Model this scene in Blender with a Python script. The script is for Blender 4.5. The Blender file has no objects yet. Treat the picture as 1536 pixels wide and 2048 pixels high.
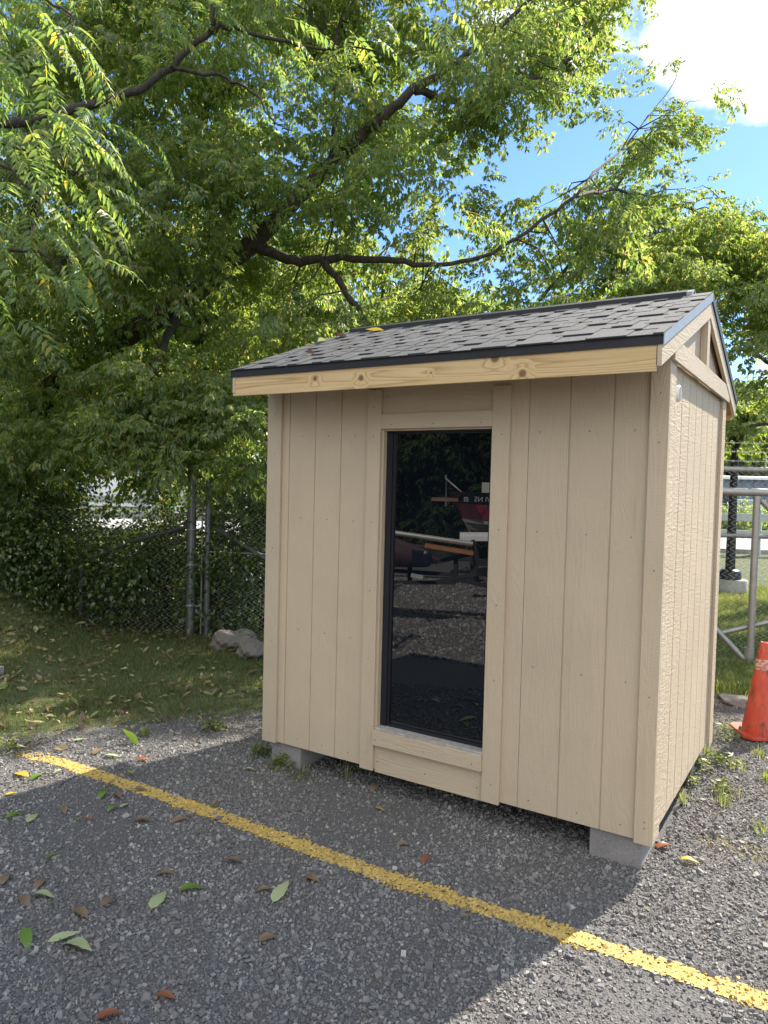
import bpy, math, random
import numpy as np
from mathutils import Vector, Matrix
sc = bpy.context.scene
COL = sc.collection
random.seed(7)
rng = np.random.default_rng(11)
R = math.radians

# ------------------------------------------------------------------ camera
F_PX = 1462.44                       # focal length in pixels of the 1536x2048 photograph
CAM = np.array([3.14832, -3.56648, 1.82223])
YAW, PITCH, ROLL = 0.5634, -0.037478, 0.024762
def cam_axes():
    cy, sy, cp, sp = math.cos(YAW), math.sin(YAW), math.cos(PITCH), math.sin(PITCH)
    f = np.array([-sy*cp, cy*cp, sp]); r0 = np.array([cy, sy, 0.0]); u0 = np.cross(r0, f)
    r = r0*math.cos(ROLL) + u0*math.sin(ROLL)
    return r, np.cross(r, f), f
CR, CU, CF = cam_axes()
cam = bpy.data.cameras.new('camera'); camo = bpy.data.objects.new('camera', cam); COL.objects.link(camo)
m = Matrix.Identity(4)
for i in range(3):
    m[i][0], m[i][1], m[i][2], m[i][3] = CR[i], CU[i], -CF[i], CAM[i]
camo.matrix_world = m
cam.sensor_width = 36; cam.sensor_fit = 'AUTO'; cam.lens = F_PX/2048*36
cam.clip_start = 0.05; cam.clip_end = 2000
sc.camera = camo

# ------------------------------------------------------------------ light
SUN_EL, SUN_AZ = 40.6, 14.5          # azimuth from +Y towards +X
SUN = np.array([math.sin(R(SUN_AZ))*math.cos(R(SUN_EL)), math.cos(R(SUN_AZ))*math.cos(R(SUN_EL)), math.sin(R(SUN_EL))])
SKY_STRENGTH = 0.14
w = bpy.data.worlds.new("World"); sc.world = w; w.use_nodes = True
nt = w.node_tree; nt.nodes.clear()
def N(t, typ, **kw):
    n = t.nodes.new(typ)
    for k, v in kw.items():
        if hasattr(n, k): setattr(n, k, v)
        else: n.inputs[k].default_value = v
    return n
sky = N(nt, 'ShaderNodeTexSky'); sky.sky_type = 'NISHITA'; sky.sun_disc = False
sky.sun_elevation = R(SUN_EL); sky.sun_rotation = R(SUN_AZ); sky.air_density = 1.0; sky.dust_density = .25; sky.ozone_density = 3.0
tc = N(nt, 'ShaderNodeTexCoord')
def cloud_blob(cdir, size, soft):
    """1 inside a patch of sky around direction cdir (angular radius size, in chord units)"""
    d = N(nt, 'ShaderNodeVectorMath', operation='DISTANCE'); d.inputs[1].default_value = cdir
    nt.links.new(tc.outputs['Generated'], d.inputs[0])
    mr = N(nt, 'ShaderNodeMapRange'); mr.inputs['From Min'].default_value = size; mr.inputs['From Max'].default_value = size - soft
    nt.links.new(d.outputs['Value'], mr.inputs['Value']); return mr.outputs[0]
def ray(px, py):
    v = CF + CR*(px-768)/F_PX - CU*(py-1024)/F_PX
    return v/np.linalg.norm(v)
mp = N(nt, 'ShaderNodeMapping'); mp.inputs['Scale'].default_value = (1, 1, 1.6)
nt.links.new(tc.outputs['Generated'], mp.inputs[0])
nz = N(nt, 'ShaderNodeTexNoise'); nz.inputs['Scale'].default_value = 6.5; nz.inputs['Detail'].default_value = 9; nz.inputs['Roughness'].default_value = .56; nz.inputs['Distortion'].default_value = .25
nt.links.new(mp.outputs[0], nz.inputs['Vector'])
def cmath(op, a, b):
    n = N(nt, 'ShaderNodeMath', operation=op)
    for i, s in enumerate((a, b)):
        if isinstance(s, (int, float)): n.inputs[i].default_value = s
        else: nt.links.new(s, n.inputs[i])
    return n.outputs[0]
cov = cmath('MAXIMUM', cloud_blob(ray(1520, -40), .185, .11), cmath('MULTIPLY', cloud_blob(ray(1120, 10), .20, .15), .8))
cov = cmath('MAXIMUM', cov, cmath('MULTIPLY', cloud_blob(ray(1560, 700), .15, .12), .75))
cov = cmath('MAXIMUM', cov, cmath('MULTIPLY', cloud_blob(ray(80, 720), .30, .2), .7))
# unseen cloud bank behind the viewer, added as fill light for the shade
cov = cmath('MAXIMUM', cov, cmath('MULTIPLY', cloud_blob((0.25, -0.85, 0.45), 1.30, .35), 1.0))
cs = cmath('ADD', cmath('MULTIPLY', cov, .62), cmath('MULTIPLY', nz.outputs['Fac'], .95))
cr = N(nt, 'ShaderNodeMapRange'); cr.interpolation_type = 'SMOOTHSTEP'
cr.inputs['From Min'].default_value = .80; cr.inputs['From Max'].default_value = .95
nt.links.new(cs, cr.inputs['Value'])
mixc = N(nt, 'ShaderNodeMix'); mixc.data_type = 'RGBA'
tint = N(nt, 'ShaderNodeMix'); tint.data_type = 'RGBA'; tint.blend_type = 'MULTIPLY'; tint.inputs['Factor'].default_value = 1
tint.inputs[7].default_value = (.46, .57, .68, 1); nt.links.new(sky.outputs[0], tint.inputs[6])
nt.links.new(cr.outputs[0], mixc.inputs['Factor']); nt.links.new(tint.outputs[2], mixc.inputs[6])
# the cloud's body, a little greyer where it is thick
nz2 = N(nt, 'ShaderNodeTexNoise'); nz2.inputs['Scale'].default_value = 3.6; nz2.inputs['Detail'].default_value = 5
nt.links.new(tc.outputs['Generated'], nz2.inputs['Vector'])
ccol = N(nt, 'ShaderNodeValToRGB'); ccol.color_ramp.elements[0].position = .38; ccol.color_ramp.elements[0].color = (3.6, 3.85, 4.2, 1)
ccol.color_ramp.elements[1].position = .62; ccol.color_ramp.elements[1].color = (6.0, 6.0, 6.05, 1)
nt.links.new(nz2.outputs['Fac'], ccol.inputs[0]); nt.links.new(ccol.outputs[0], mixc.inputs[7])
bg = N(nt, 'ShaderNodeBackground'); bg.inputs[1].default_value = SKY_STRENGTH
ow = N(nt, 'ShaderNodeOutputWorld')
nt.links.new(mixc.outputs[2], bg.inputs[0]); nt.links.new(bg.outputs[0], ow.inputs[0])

sl = bpy.data.lights.new('sun', 'SUN'); sl.energy = 5.0; sl.angle = R(.55); sl.color = (1, .915, .79)
so = bpy.data.objects.new('sun', sl); COL.objects.link(so)
so.rotation_euler = Vector(-SUN).to_track_quat('-Z', 'Y').to_euler(); so.location = (10, 30, 30)

sc.view_settings.view_transform = 'Standard'; sc.view_settings.look = 'None'
sc.view_settings.exposure = 1.32; sc.view_settings.gamma = 1; sc.view_settings.use_curve_mapping = False
sc.cycles.max_bounces = 8; sc.cycles.diffuse_bounces = 3; sc.cycles.glossy_bounces = 3
sc.cycles.transmission_bounces = 5; sc.cycles.transparent_max_bounces = 12
sc.cycles.caustics_reflective = False; sc.cycles.caustics_refractive = False
sc.cycles.sample_clamp_indirect = 4.0

# ------------------------------------------------------------------ helpers
def at(px, py, d):
    """world point seen at a pixel of the photograph, d metres along the view axis"""
    return CAM + d*(CF + CR*(px-768)/F_PX - CU*(py-1024)/F_PX)
def atz(px, py, z=0.0):
    v = CF + CR*(px-768)/F_PX - CU*(py-1024)/F_PX
    return CAM + v*(z-CAM[2])/v[2]
def mirror_at(px, py, dist, y0=.075):
    """world point behind the viewer, dist metres from the mirrored eye, that the door glass shows at a pixel"""
    v = CF + CR*(px-768)/F_PX - CU*(py-1024)/F_PX
    v = v*np.array([1, -1, 1]); c = CAM.copy(); c[1] = 2*y0-c[1]
    return c + v/np.linalg.norm(v[:2])*dist

def tag(o, label=None, cat=None, group=None, kind=None):
    if label: o['label'] = label
    if cat: o['category'] = cat
    if group: o['group'] = group
    if kind: o['kind'] = kind
    return o
def empty(name, loc, label, cat, group=None, rz=0):
    o = bpy.data.objects.new(name, None); COL.objects.link(o)
    o.location = loc; o.rotation_euler = (0, 0, rz); o.empty_display_size = .1
    return tag(o, label, cat, group)
def npmesh(name, V, Fc, mat, parent=None, smooth=False, local=False, midx=None):
    """V (n,3), Fc (m,k): one mesh of k-sided faces; world coordinates unless local"""
    V = np.asarray(V, dtype=np.float32); Fc = np.asarray(Fc, dtype=np.int32)
    if parent is not None and not local:
        V = V - np.array(parent.location, dtype=np.float32)
    me = bpy.data.meshes.new(name); k = Fc.shape[1]
    me.vertices.add(len(V)); me.vertices.foreach_set('co', V.ravel())
    me.loops.add(Fc.size); me.loops.foreach_set('vertex_index', Fc.ravel())
    me.polygons.add(len(Fc)); me.polygons.foreach_set('loop_start', np.arange(0, Fc.size, k, dtype=np.int32))
    me.polygons.foreach_set('use_smooth', np.full(len(Fc), smooth))
    for mm in (mat if isinstance(mat, (list, tuple)) else [mat]): me.materials.append(mm)
    if midx is not None: me.polygons.foreach_set('material_index', np.asarray(midx, dtype=np.int32))
    me.update(calc_edges=True); me.validate()
    o = bpy.data.objects.new(name, me); COL.objects.link(o)
    if parent is not None: o.parent = parent
    return o
class MB:
    """collects shapes for one mesh object"""
    def __init__(s): s.v = []; s.f = []; s.m = []; s.sm = []
    def add(s, V, Fc, mi=0, sm=False):
        b = len(s.v); s.v += [tuple(map(float, p)) for p in V]
        for f in Fc: s.f.append([i+b for i in f]); s.m.append(mi); s.sm.append(sm)
        return s
    def box(s, x0, x1, y0, y1, z0, z1, mi=0):
        V = [(x, y, z) for x in (x0, x1) for y in (y0, y1) for z in (z0, z1)]
        return s.add(V, [(0,1,3,2),(4,6,7,5),(0,4,5,1),(2,3,7,6),(0,2,6,4),(1,5,7,3)], mi)
    def prism(s, poly, h0, h1, axis='z', mi=0):
        """polygon extruded along an axis; poly are the two other coordinates in order"""
        def P(a, b, h): return {'z': (a, b, h), 'y': (a, h, b), 'x': (h, a, b)}[axis]
        n = len(poly); V = [P(a, b, h0) for a, b in poly] + [P(a, b, h1) for a, b in poly]
        return s.add(V, [tuple(range(n))[::-1], tuple(range(n, 2*n))] + [(i, (i+1) % n, (i+1) % n+n, i+n) for i in range(n)], mi)
    def bar(s, a, b, wdt, hgt, up=(0,0,1), mi=0):
        a = Vector(a); b = Vector(b); d = (b-a).normalized(); u = Vector(up)
        sd = d.cross(u).normalized(); u = sd.cross(d)
        V = [p + sd*i*wdt/2 + u*j*hgt/2 for p in (a, b) for i, j in ((-1,-1),(1,-1),(1,1),(-1,1))]
        return s.add(V, [(3,2,1,0),(4,5,6,7),(0,1,5,4),(1,2,6,5),(2,3,7,6),(3,0,4,7)], mi)
    def tube(s, pts, rad, n=10, mi=0, sm=True, cap=True):
        pts = [Vector(p) for p in pts]; k = len(pts)
        rad = [rad]*k if isinstance(rad, (int, float)) else rad
        V = []; prev = None
        for i, p in enumerate(pts):
            d = (pts[min(i+1, k-1)]-pts[max(i-1, 0)]).normalized()
            if prev is None: prev = d.orthogonal().normalized()
            u = (prev - d*prev.dot(d)); u = u.normalized() if u.length > 1e-6 else d.orthogonal().normalized()
            prev = u; v = d.cross(u)
            V += [p + (u*math.cos(t)+v*math.sin(t))*rad[i] for t in (2*math.pi*j/n for j in range(n))]
        Fc = [(i*n+j, i*n+(j+1) % n, (i+1)*n+(j+1) % n, (i+1)*n+j) for i in range(k-1) for j in range(n)]
        s.add(V, Fc, mi, sm)
        if cap:
            s.add(V[:n], [tuple(range(n))[::-1]], mi); s.add(V[-n:], [tuple(range(n))], mi)
        return s
    def lathe(s, prof, n=24, c=(0,0), mi=0, sm=True):
        V = [(c[0]+r*math.cos(2*math.pi*j/n), c[1]+r*math.sin(2*math.pi*j/n), z) for r, z in prof for j in range(n)]
        k = len(prof)
        s.add(V, [(i*n+j, i*n+(j+1) % n, (i+1)*n+(j+1) % n, (i+1)*n+j) for i in range(k-1) for j in range(n)], mi, sm)
        s.add(V[-n:], [tuple(range(n))], mi); return s
    def disc(s, c, nrm, r, t=.002, n=8, mi=0):
        c = Vector(c); nrm = Vector(nrm); return s.tube([c, c+nrm*t], r, n, mi, False)
    def build(s, name, mat, parent=None, local=False, bevel=0, label=None):
        me = bpy.data.meshes.new(name)
        off = Vector((0,0,0)) if (parent is None or local) else Vector(parent.location)
        me.from_pydata([Vector(v)-off for v in s.v], [], s.f)
        for mm in (mat if isinstance(mat, (list, tuple)) else [mat]): me.materials.append(mm)
        me.polygons.foreach_set('material_index', s.m); me.polygons.foreach_set('use_smooth', s.sm)
        me.update()
        o = bpy.data.objects.new(name, me); COL.objects.link(o)
        if parent is not None: o.parent = parent
        if bevel:
            b = o.modifiers.new('bevel', 'BEVEL'); b.width = bevel; b.segments = 2; b.limit_method = 'ANGLE'; b.angle_limit = R(50)
        if label: o['label'] = label
        return o

# ------------------------------------------------------------------ materials
def mat(name):
    mm = bpy.data.materials.new(name); mm.use_nodes = True; t = mm.node_tree
    p = t.nodes['Principled BSDF']; return mm, t, p
def L(t, a, b): t.links.new(a, b)
def ramp(t, stops, fac, interp='LINEAR'):
    n = t.nodes.new('ShaderNodeValToRGB'); e = n.color_ramp.elements; n.color_ramp.interpolation = interp
    while len(e) < len(stops): e.new(.5)
    for el, (p, c) in zip(e, stops): el.position = p; el.color = (*c, 1) if len(c) == 3 else c
    L(t, fac, n.inputs[0]); return n.outputs[0]
def noise(t, vec, scale, detail=4, rough=.5, dist=0):
    n = N(t, 'ShaderNodeTexNoise'); n.inputs['Scale'].default_value = scale; n.inputs['Detail'].default_value = detail
    n.inputs['Roughness'].default_value = rough; n.inputs['Distortion'].default_value = dist
    if vec is not None: L(t, vec, n.inputs['Vector'])
    return n.outputs['Fac']
def mapping(t, scale=(1,1,1), rot=(0,0,0), src='Object'):
    c = N(t, 'ShaderNodeTexCoord'); mpn = N(t, 'ShaderNodeMapping')
    mpn.inputs['Scale'].default_value = scale; mpn.inputs['Rotation'].default_value = rot
    L(t, c.outputs[src], mpn.inputs[0]); return mpn.outputs[0]
def mth(t, op, a, b=None):
    n = N(t, 'ShaderNodeMath', operation=op)
    for i, s in enumerate((a, b)):
        if s is None: continue
        if isinstance(s, (int, float)): n.inputs[i].default_value = s
        else: L(t, s, n.inputs[i])
    return n.outputs[0]
def mixrgb(t, fac, a, b, mode='MIX'):
    n = N(t, 'ShaderNodeMix'); n.data_type = 'RGBA'; n.blend_type = mode
    for key, s in (('Factor', fac), (6, a), (7, b)):
        if isinstance(s, (int, float)): n.inputs[key].default_value = s
        elif isinstance(s, tuple): n.inputs[key].default_value = (*s, 1)
        else: L(t, s, n.inputs[key])
    return n.outputs[2]
def bump(t, p, h, strength=.3, dist=.01, prev=None):
    b = N(t, 'ShaderNodeBump'); b.inputs['Strength'].default_value = strength; b.inputs['Distance'].default_value = dist
    L(t, h, b.inputs['Height'])
    if prev is not None: L(t, prev, b.inputs['Normal'])
    if p is not None: L(t, b.outputs[0], p.inputs['Normal'])
    return b.outputs[0]
def simple(name, col, rough=.6, metal=0, var=.12, nscale=8, bstr=0, spec=.5):
    mm, t, p = mat(name)
    n = noise(t, mapping(t), nscale, 5, .6)
    c = ramp(t, [(.3, tuple(x*(1-var) for x in col)), (.7, tuple(min(1, x*(1+var)) for x in col))], n)
    L(t, c, p.inputs['Base Color']); p.inputs['Roughness'].default_value = rough; p.inputs['Metallic'].default_value = metal
    p.inputs['Specular IOR Level'].default_value = spec
    if bstr: bump(t, p, noise(t, mapping(t), nscale*8, 4), bstr, .005)
    return mm
def siding(name, grain, col=(.522, .427, .308), rough_emboss=False):
    """painted fibre siding with an embossed cedar grain running along 'grain'"""
    mm, t, p = mat(name)
    across = {'z': (1, 1, .1), 'x': (.1, 1, 1), 'y': (1, .1, 1)}[grain]
    v = mapping(t, across)
    # wavy rings warped by noise give the cathedral grain
    nv = noise(t, mapping(t, tuple(a*1.0 for a in across)), 5, 3, .5)
    wv = N(t, 'ShaderNodeTexNoise'); wv.inputs['Scale'].default_value = 9; wv.inputs['Detail'].default_value = 2; wv.inputs['Distortion'].default_value = .8
    L(t, v, wv.inputs['Vector'])
    rings = mth(t, 'FRACT', mth(t, 'MULTIPLY', wv.outputs['Fac'], 17))
    rings = mth(t, 'ABSOLUTE', mth(t, 'SUBTRACT', rings, .5))
    fine = noise(t, v, 260, 3, .6)
    saw = noise(t, mapping(t, {'z': (.25, .25, 1), 'x': (1, .25, .25), 'y': (.25, 1, .25)}[grain]), 170, 2, .6)
    h = mth(t, 'ADD', mth(t, 'MULTIPLY', rings, .9), mth(t, 'ADD', mth(t, 'MULTIPLY', fine, .5), mth(t, 'MULTIPLY', saw, .75)))
    if rough_emboss:                  # deep rough-sawn emboss: short ridges across the board
        em = noise(t, mapping(t, (1, .22, 1), (R(20), 0, 0)), 70, 3, .7)
        em2 = noise(t, mapping(t, (1, 1, .05)), 34, 3, .6)
        bump(t, p, mth(t, 'ADD', mth(t, 'MULTIPLY', em, 1.4), mth(t, 'ADD', em2, mth(t, 'MULTIPLY', h, .5))), 1.0, .0065)
    else: bump(t, p, h, .65, .0032)
    big = noise(t, mapping(t), 1.7, 4, .6)
    c = ramp(t, [(.3, tuple(x*.94 for x in col)), (.7, tuple(x*1.05 for x in col))], big)
    dirt = ramp(t, [(.62, (0, 0, 0)), (.8, (1, 1, 1))], noise(t, mapping(t), 23, 6, .7))
    c = mixrgb(t, mth(t, 'MULTIPLY', dirt, .10), c, (.30, .24, .18))
    oi = N(t, 'ShaderNodeObjectInfo')   # every board was painted and weathered a little differently
    c = mixrgb(t, 1, c, ramp(t, [(0, (.95, .955, .96)), (1, (1.03, 1.02, 1.0))], oi.outputs['Random']), 'MULTIPLY')
    L(t, c, p.inputs['Base Color']); p.inputs['Roughness'].default_value = .62; p.inputs['Specular IOR Level'].default_value = .3
    return mm
M = {}
M['side_v'] = siding('painted_siding_vertical', 'z')
M['side_x'] = siding('painted_siding_across', 'x')
M['side_r'] = siding('painted_siding_side_wall', 'z', rough_emboss=True)
M['side_y'] = siding('painted_siding_gable', 'y')
M['nail'] = simple('nail_head', (.16, .12, .09), .6, 0)
def pine():
    mm, t, p = mat('raw_pine')
    v = mapping(t, (.22, 3, 6.5))
    n = N(t, 'ShaderNodeTexNoise'); n.inputs['Scale'].default_value = 1.15; n.inputs['Detail'].default_value = 2.5; n.inputs['Distortion'].default_value = .3; n.inputs['Roughness'].default_value = .4
    L(t, v, n.inputs['Vector'])
    # knots at their places on the front fascia (object space), slightly squashed
    kd = None; flat = mapping(t, (1, 0, 1))
    for px, py, r in ((630, 757, 1.), (722, 756, .9), (1045, 747, .8), (990, 716, .7), (862, 746, 2.6)):
        v_ = CF + CR*(px-768)/F_PX - CU*(py-1024)/F_PX; p_ = CAM + v_*(-.296-CAM[1])/v_[1]
        dd = N(t, 'ShaderNodeVectorMath', operation='DISTANCE'); L(t, flat, dd.inputs[0]); dd.inputs[1].default_value = (p_[0]-1.22, 0, p_[2])
        q_ = mth(t, 'MULTIPLY', dd.outputs['Value'], r); kd = q_ if kd is None else mth(t, 'MINIMUM', kd, q_)
    near = N(t, 'ShaderNodeMapRange'); near.inputs['From Min'].default_value = .0; near.inputs['From Max'].default_value = .06
    near.inputs['To Min'].default_value = .09; near.inputs['To Max'].default_value = 0; L(t, kd, near.inputs['Value'])
    ph = mth(t, 'FRACT', mth(t, 'MULTIPLY', mth(t, 'ADD', n.outputs['Fac'], near.outputs[0]), 22))
    c = ramp(t, [(0, (.66, .50, .27)), (.62, (.60, .43, .21)), (.86, (.42, .27, .12)), (1, (.64, .48, .25))], ph)
    knot = ramp(t, [(.011, (1, 1, 1)), (.019, (0, 0, 0))], kd)
    c = mixrgb(t, knot, c, (.17, .075, .04))
    g = noise(t, mapping(t, (.6, 10, 10)), 30, 3)
    c = mixrgb(t, .12, c, ramp(t, [(.3, (.3, .2, .1)), (.7, (.75, .55, .3))], g))
    L(t, c, p.inputs['Base Color']); p.inputs['Roughness'].default_value = .55; p.inputs['Specular IOR Level'].default_value = .3
    bump(t, p, mth(t, 'ADD', ph, g), .15, .001); return mm
M['pine'] = pine()
M['weathered'] = simple('weathered_wood', (.36, .34, .31), .8, 0, .25, 30, .3)
M['black_metal'] = simple('black_metal_trim', (.012, .013, .017), .5, .0, .1, 5, 0, .5)
M['galv'] = simple('galvanised_steel', (.32, .31, .295), .42, .5, .14, 14, .05)
M['galv_dull'] = simple('dull_galvanised_steel', (.20, .205, .21), .42, .6, .22, 20, .08)
M['wire'] = simple('galvanised_wire', (.52, .52, .50), .5, .15, .15, 20)
M['white_plastic'] = simple('white_plastic', (.8, .8, .78), .4, 0, .03, 20)
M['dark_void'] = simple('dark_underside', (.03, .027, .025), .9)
def shingle():
    mm, t, p = mat('asphalt_shingle')
    gi = N(t, 'ShaderNodeNewGeometry')
    gran = N(t, 'ShaderNodeTexVoronoi'); gran.inputs['Scale'].default_value = 420; L(t, mapping(t), gran.inputs['Vector'])
    c1 = ramp(t, [(0, (.032, .036, .044)), (.5, (.048, .053, .062)), (1, (.074, .080, .090))], gi.outputs['Random Per Island'])
    sp = ramp(t, [(0, (.02, .02, .02)), (.5, (.09, .09, .09)), (1, (.30, .30, .30))], noise(t, mapping(t), 380, 2, .7))
    c = mixrgb(t, .45, c1, sp)
    L(t, c, p.inputs['Base Color']); p.inputs['Roughness'].default_value = .85
    bump(t, p, gran.outputs['Distance'], .6, .002); return mm
M['shingle'] = shingle()
def glass():
    mm, t, p = mat('tinted_door_glass')
    n = noise(t, mapping(t), 3, 5, .6)
    L(t, ramp(t, [(.3, (.0035, .005, .0075)), (.75, (.006, .008, .011))], n), p.inputs['Base Color'])
    p.inputs['IOR'].default_value = 1.82; p.inputs['Roughness'].default_value = .0
    sm = noise(t, mapping(t, (1, 1, .4)), 14, 5, .7)      # faint smears
    L(t, mth(t, 'MULTIPLY', ramp(t, [(.5, (0, 0, 0)), (.9, (.05, .05, .05))], sm), 1), p.inputs['Roughness'])
    return mm
M['glass'] = glass()
M['frame'] = simple('dark_window_frame', (.012, .014, .02), .35, 0, .1, 6)
def concrete(name, col):
    mm, t, p = mat(name)
    n = noise(t, mapping(t), 9, 6, .65); n2 = noise(t, mapping(t), 160, 3, .7)
    c = ramp(t, [(.3, tuple(x*.75 for x in col)), (.7, tuple(x*1.2 for x in col))], n)
    c = mixrgb(t, .25, c, ramp(t, [(.35, (.10, .10, .10)), (.65, (.5, .5, .5))], n2))
    L(t, c, p.inputs['Base Color']); p.inputs['Roughness'].default_value = .9
    bump(t, p, n2, .5, .002); return mm
M['block'] = concrete('concrete_block', (.235, .215, .205))
M['concrete'] = concrete('pale_concrete', (.40, .385, .35))
def leafmat(name, stops, trans=.5, tcol=1.6, rough=.38, gloss=.05):
    mm, t, p = mat(name); t.nodes.remove(p)
    gi = N(t, 'ShaderNodeNewGeometry')
    c = ramp(t, stops, gi.outputs['Random Per Island'])
    patch = noise(t, mapping(t), .9, 3)
    c = mixrgb(t, mth(t, 'MULTIPLY', ramp(t, [(.5, (0,0,0)), (.72, (1,1,1))], patch), .30), c, (.115, .13, .022))
    d = N(t, 'ShaderNodeBsdfDiffuse'); L(t, c, d.inputs[0])
    tr = N(t, 'ShaderNodeBsdfTranslucent')
    hs = N(t, 'ShaderNodeHueSaturation'); hs.inputs['Hue'].default_value = .474; hs.inputs['Saturation'].default_value = 1.04; hs.inputs['Value'].default_value = tcol
    L(t, c, hs.inputs['Color']); L(t, hs.outputs[0], tr.inputs[0])
    mx = N(t, 'ShaderNodeMixShader'); mx.inputs[0].default_value = trans; L(t, d.outputs[0], mx.inputs[1]); L(t, tr.outputs[0], mx.inputs[2])
    g = N(t, 'ShaderNodeBsdfGlossy'); g.inputs['Roughness'].default_value = rough; g.inputs[0].default_value = (1, 1, 1, 1)
    m2 = N(t, 'ShaderNodeMixShader'); m2.inputs[0].default_value = gloss; L(t, mx.outputs[0], m2.inputs[1]); L(t, g.outputs[0], m2.inputs[2])
    L(t, m2.outputs[0], t.nodes['Material Output'].inputs[0]); return mm
M['leaf_main'] = leafmat('maple_leaves', [(0, (.044, .085, .018)), (.45, (.070, .125, .024)), (.80, (.115, .165, .030)), (.93, (.17, .20, .045)), (1, (.24, .18, .06))], .58, 3.9, .42, .045)
M['leaf_heaven'] = leafmat('frond_leaves', [(0, (.055, .105, .026)), (.6, (.085, .150, .032)), (.92, (.13, .19, .035)), (1, (.34, .28, .03))], .55, 3.6, .5, .045)
M['leaf_shrub'] = leafmat('shrub_leaves', [(0, (.035, .065, .020)), (.5, (.060, .105, .026)), (.88, (.10, .15, .03)), (.985, (.16, .18, .03)), (1, (.20, .03, .015))], .5, 2.6)
M['leaf_far'] = leafmat('far_leaves', [(0, (.05, .085, .024)), (.6, (.08, .13, .032)), (1, (.15, .18, .04))], .55, 4.2)
M['leaf_dark'] = leafmat('darkened_tree_leaves', [(0, (.012, .026, .010)), (.6, (.020, .042, .014)), (1, (.045, .07, .02))], .3, 1.5, .6, .004)  # leaf colour darkened to offset the sunlit sides reflected in the door
M['grass'] = leafmat('grass_blades', [(0, (.045, .080, .016)), (.45, (.080, .125, .024)), (.75, (.14, .16, .04)), (1, (.26, .21, .09))], .45, 2.4)
M['grass_sun'] = leafmat('sun_brightened_grass_blades', [(0, (.07, .115, .022)), (.5, (.11, .165, .032)), (.85, (.18, .20, .05)), (1, (.32, .28, .14))], .45, 2.4)  # brighter copy of the grass, sunlight put into its colour
M['dead'] = leafmat('fallen_leaves_mixed', [(0, (.10, .06, .03)), (.35, (.20, .13, .07)), (.60, (.32, .26, .12)), (.80, (.20, .26, .07)), (1, (.50, .48, .26))], .25, 1.6)
M['leaf_pale'] = leafmat('pale_green_fallen_leaf', [(0, (.36, .44, .20)), (1, (.45, .50, .28))], .25, 1.3)
M['leaf_green'] = leafmat('green_fallen_leaf', [(0, (.10, .20, .03)), (1, (.17, .28, .04))], .3, 1.6)
M['leaf_yellow'] = leafmat('yellow_fallen_leaf', [(0, (.40, .36, .05)), (1, (.50, .42, .08))], .3, 1.4)
M['leaf_brown'] = leafmat('brown_fallen_leaf', [(0, (.12, .075, .045)), (.6, (.20, .14, .085)), (1, (.30, .22, .13))], .15, 1.2)
M['leaf_rust'] = leafmat('rust_fallen_leaf', [(0, (.20, .07, .03)), (1, (.30, .11, .05))], .2, 1.2)
def bark():
    mm, t, p = mat('bark')
    n = noise(t, mapping(t, (6, 6, 1.5)), 5, 6, .65)
    L(t, ramp(t, [(.3, (.020, .016, .012)), (.7, (.085, .070, .052))], n), p.inputs['Base Color'])
    p.inputs['Roughness'].default_value = .9; bump(t, p, n, .9, .03); return mm
M['bark'] = bark()
def gravel_ground():
    mm, t, p = mat('gravel_and_lawn_ground')
    v = mapping(t)
    vo = N(t, 'ShaderNodeTexVoronoi'); vo.inputs['Scale'].default_value = 95; L(t, v, vo.inputs['Vector'])
    g = ramp(t, [(0, (.065, .064, .064)), (.4, (.12, .117, .116)), (.8, (.18, .176, .172)), (1, (.28, .27, .26))], vo.outputs['Color'])
    dirt = noise(t, v, 3.2, 6, .7)
    gd = mixrgb(t, ramp(t, [(.42, (0,0,0)), (.66, (1,1,1))], dirt), mixrgb(t, .35, g, (.05, .047, .045)), (.098, .090, .082))
    gd = mixrgb(t, .25, gd, ramp(t, [(.3, (.05,.05,.05)), (.7, (.2,.2,.2))], noise(t, v, 300, 3)))
    # lawn soil
    s1 = mth(t, 'ADD', mth(t, 'MULTIPLY', noise(t, v, 1.6, 5, .7), .6), mth(t, 'MULTIPLY', noise(t, v, 14, 6, .7), .4))
    soil = ramp(t, [(.38, (.050, .072, .022)), (.50, (.080, .100, .032)), (.61, (.125, .11, .06))], s1)
    a = N(t, 'ShaderNodeAttribute'); a.attribute_name = 'lawn'
    edge = mth(t, 'ADD', a.outputs['Fac'], mth(t, 'MULTIPLY', mth(t, 'SUBTRACT', noise(t, v, 4.5, 6, .7), .5), .9))
    fac = ramp(t, [(.42, (0,0,0)), (.58, (1,1,1))], edge)
    c = mixrgb(t, fac, gd, soil)
    # moss and dust patches beside the shed's right end
    a2 = N(t, 'ShaderNodeAttribute'); a2.attribute_name = 'moss'
    e2 = ramp(t, [(.50, (0,0,0)), (.62, (1,1,1))], mth(t, 'MULTIPLY', a2.outputs['Fac'], mth(t, 'ADD', noise(t, v, 12, 6, .75), .35)))
    c = mixrgb(t, mth(t, 'MULTIPLY', e2, .75), c, (.14, .115, .03))
    L(t, c, p.inputs['Base Color']); p.inputs['Roughness'].default_value = .95
    bump(t, p, mth(t, 'SUBTRACT', 1, vo.outputs['Distance']), .9, .008); return mm
M['ground'] = gravel_ground()
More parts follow.
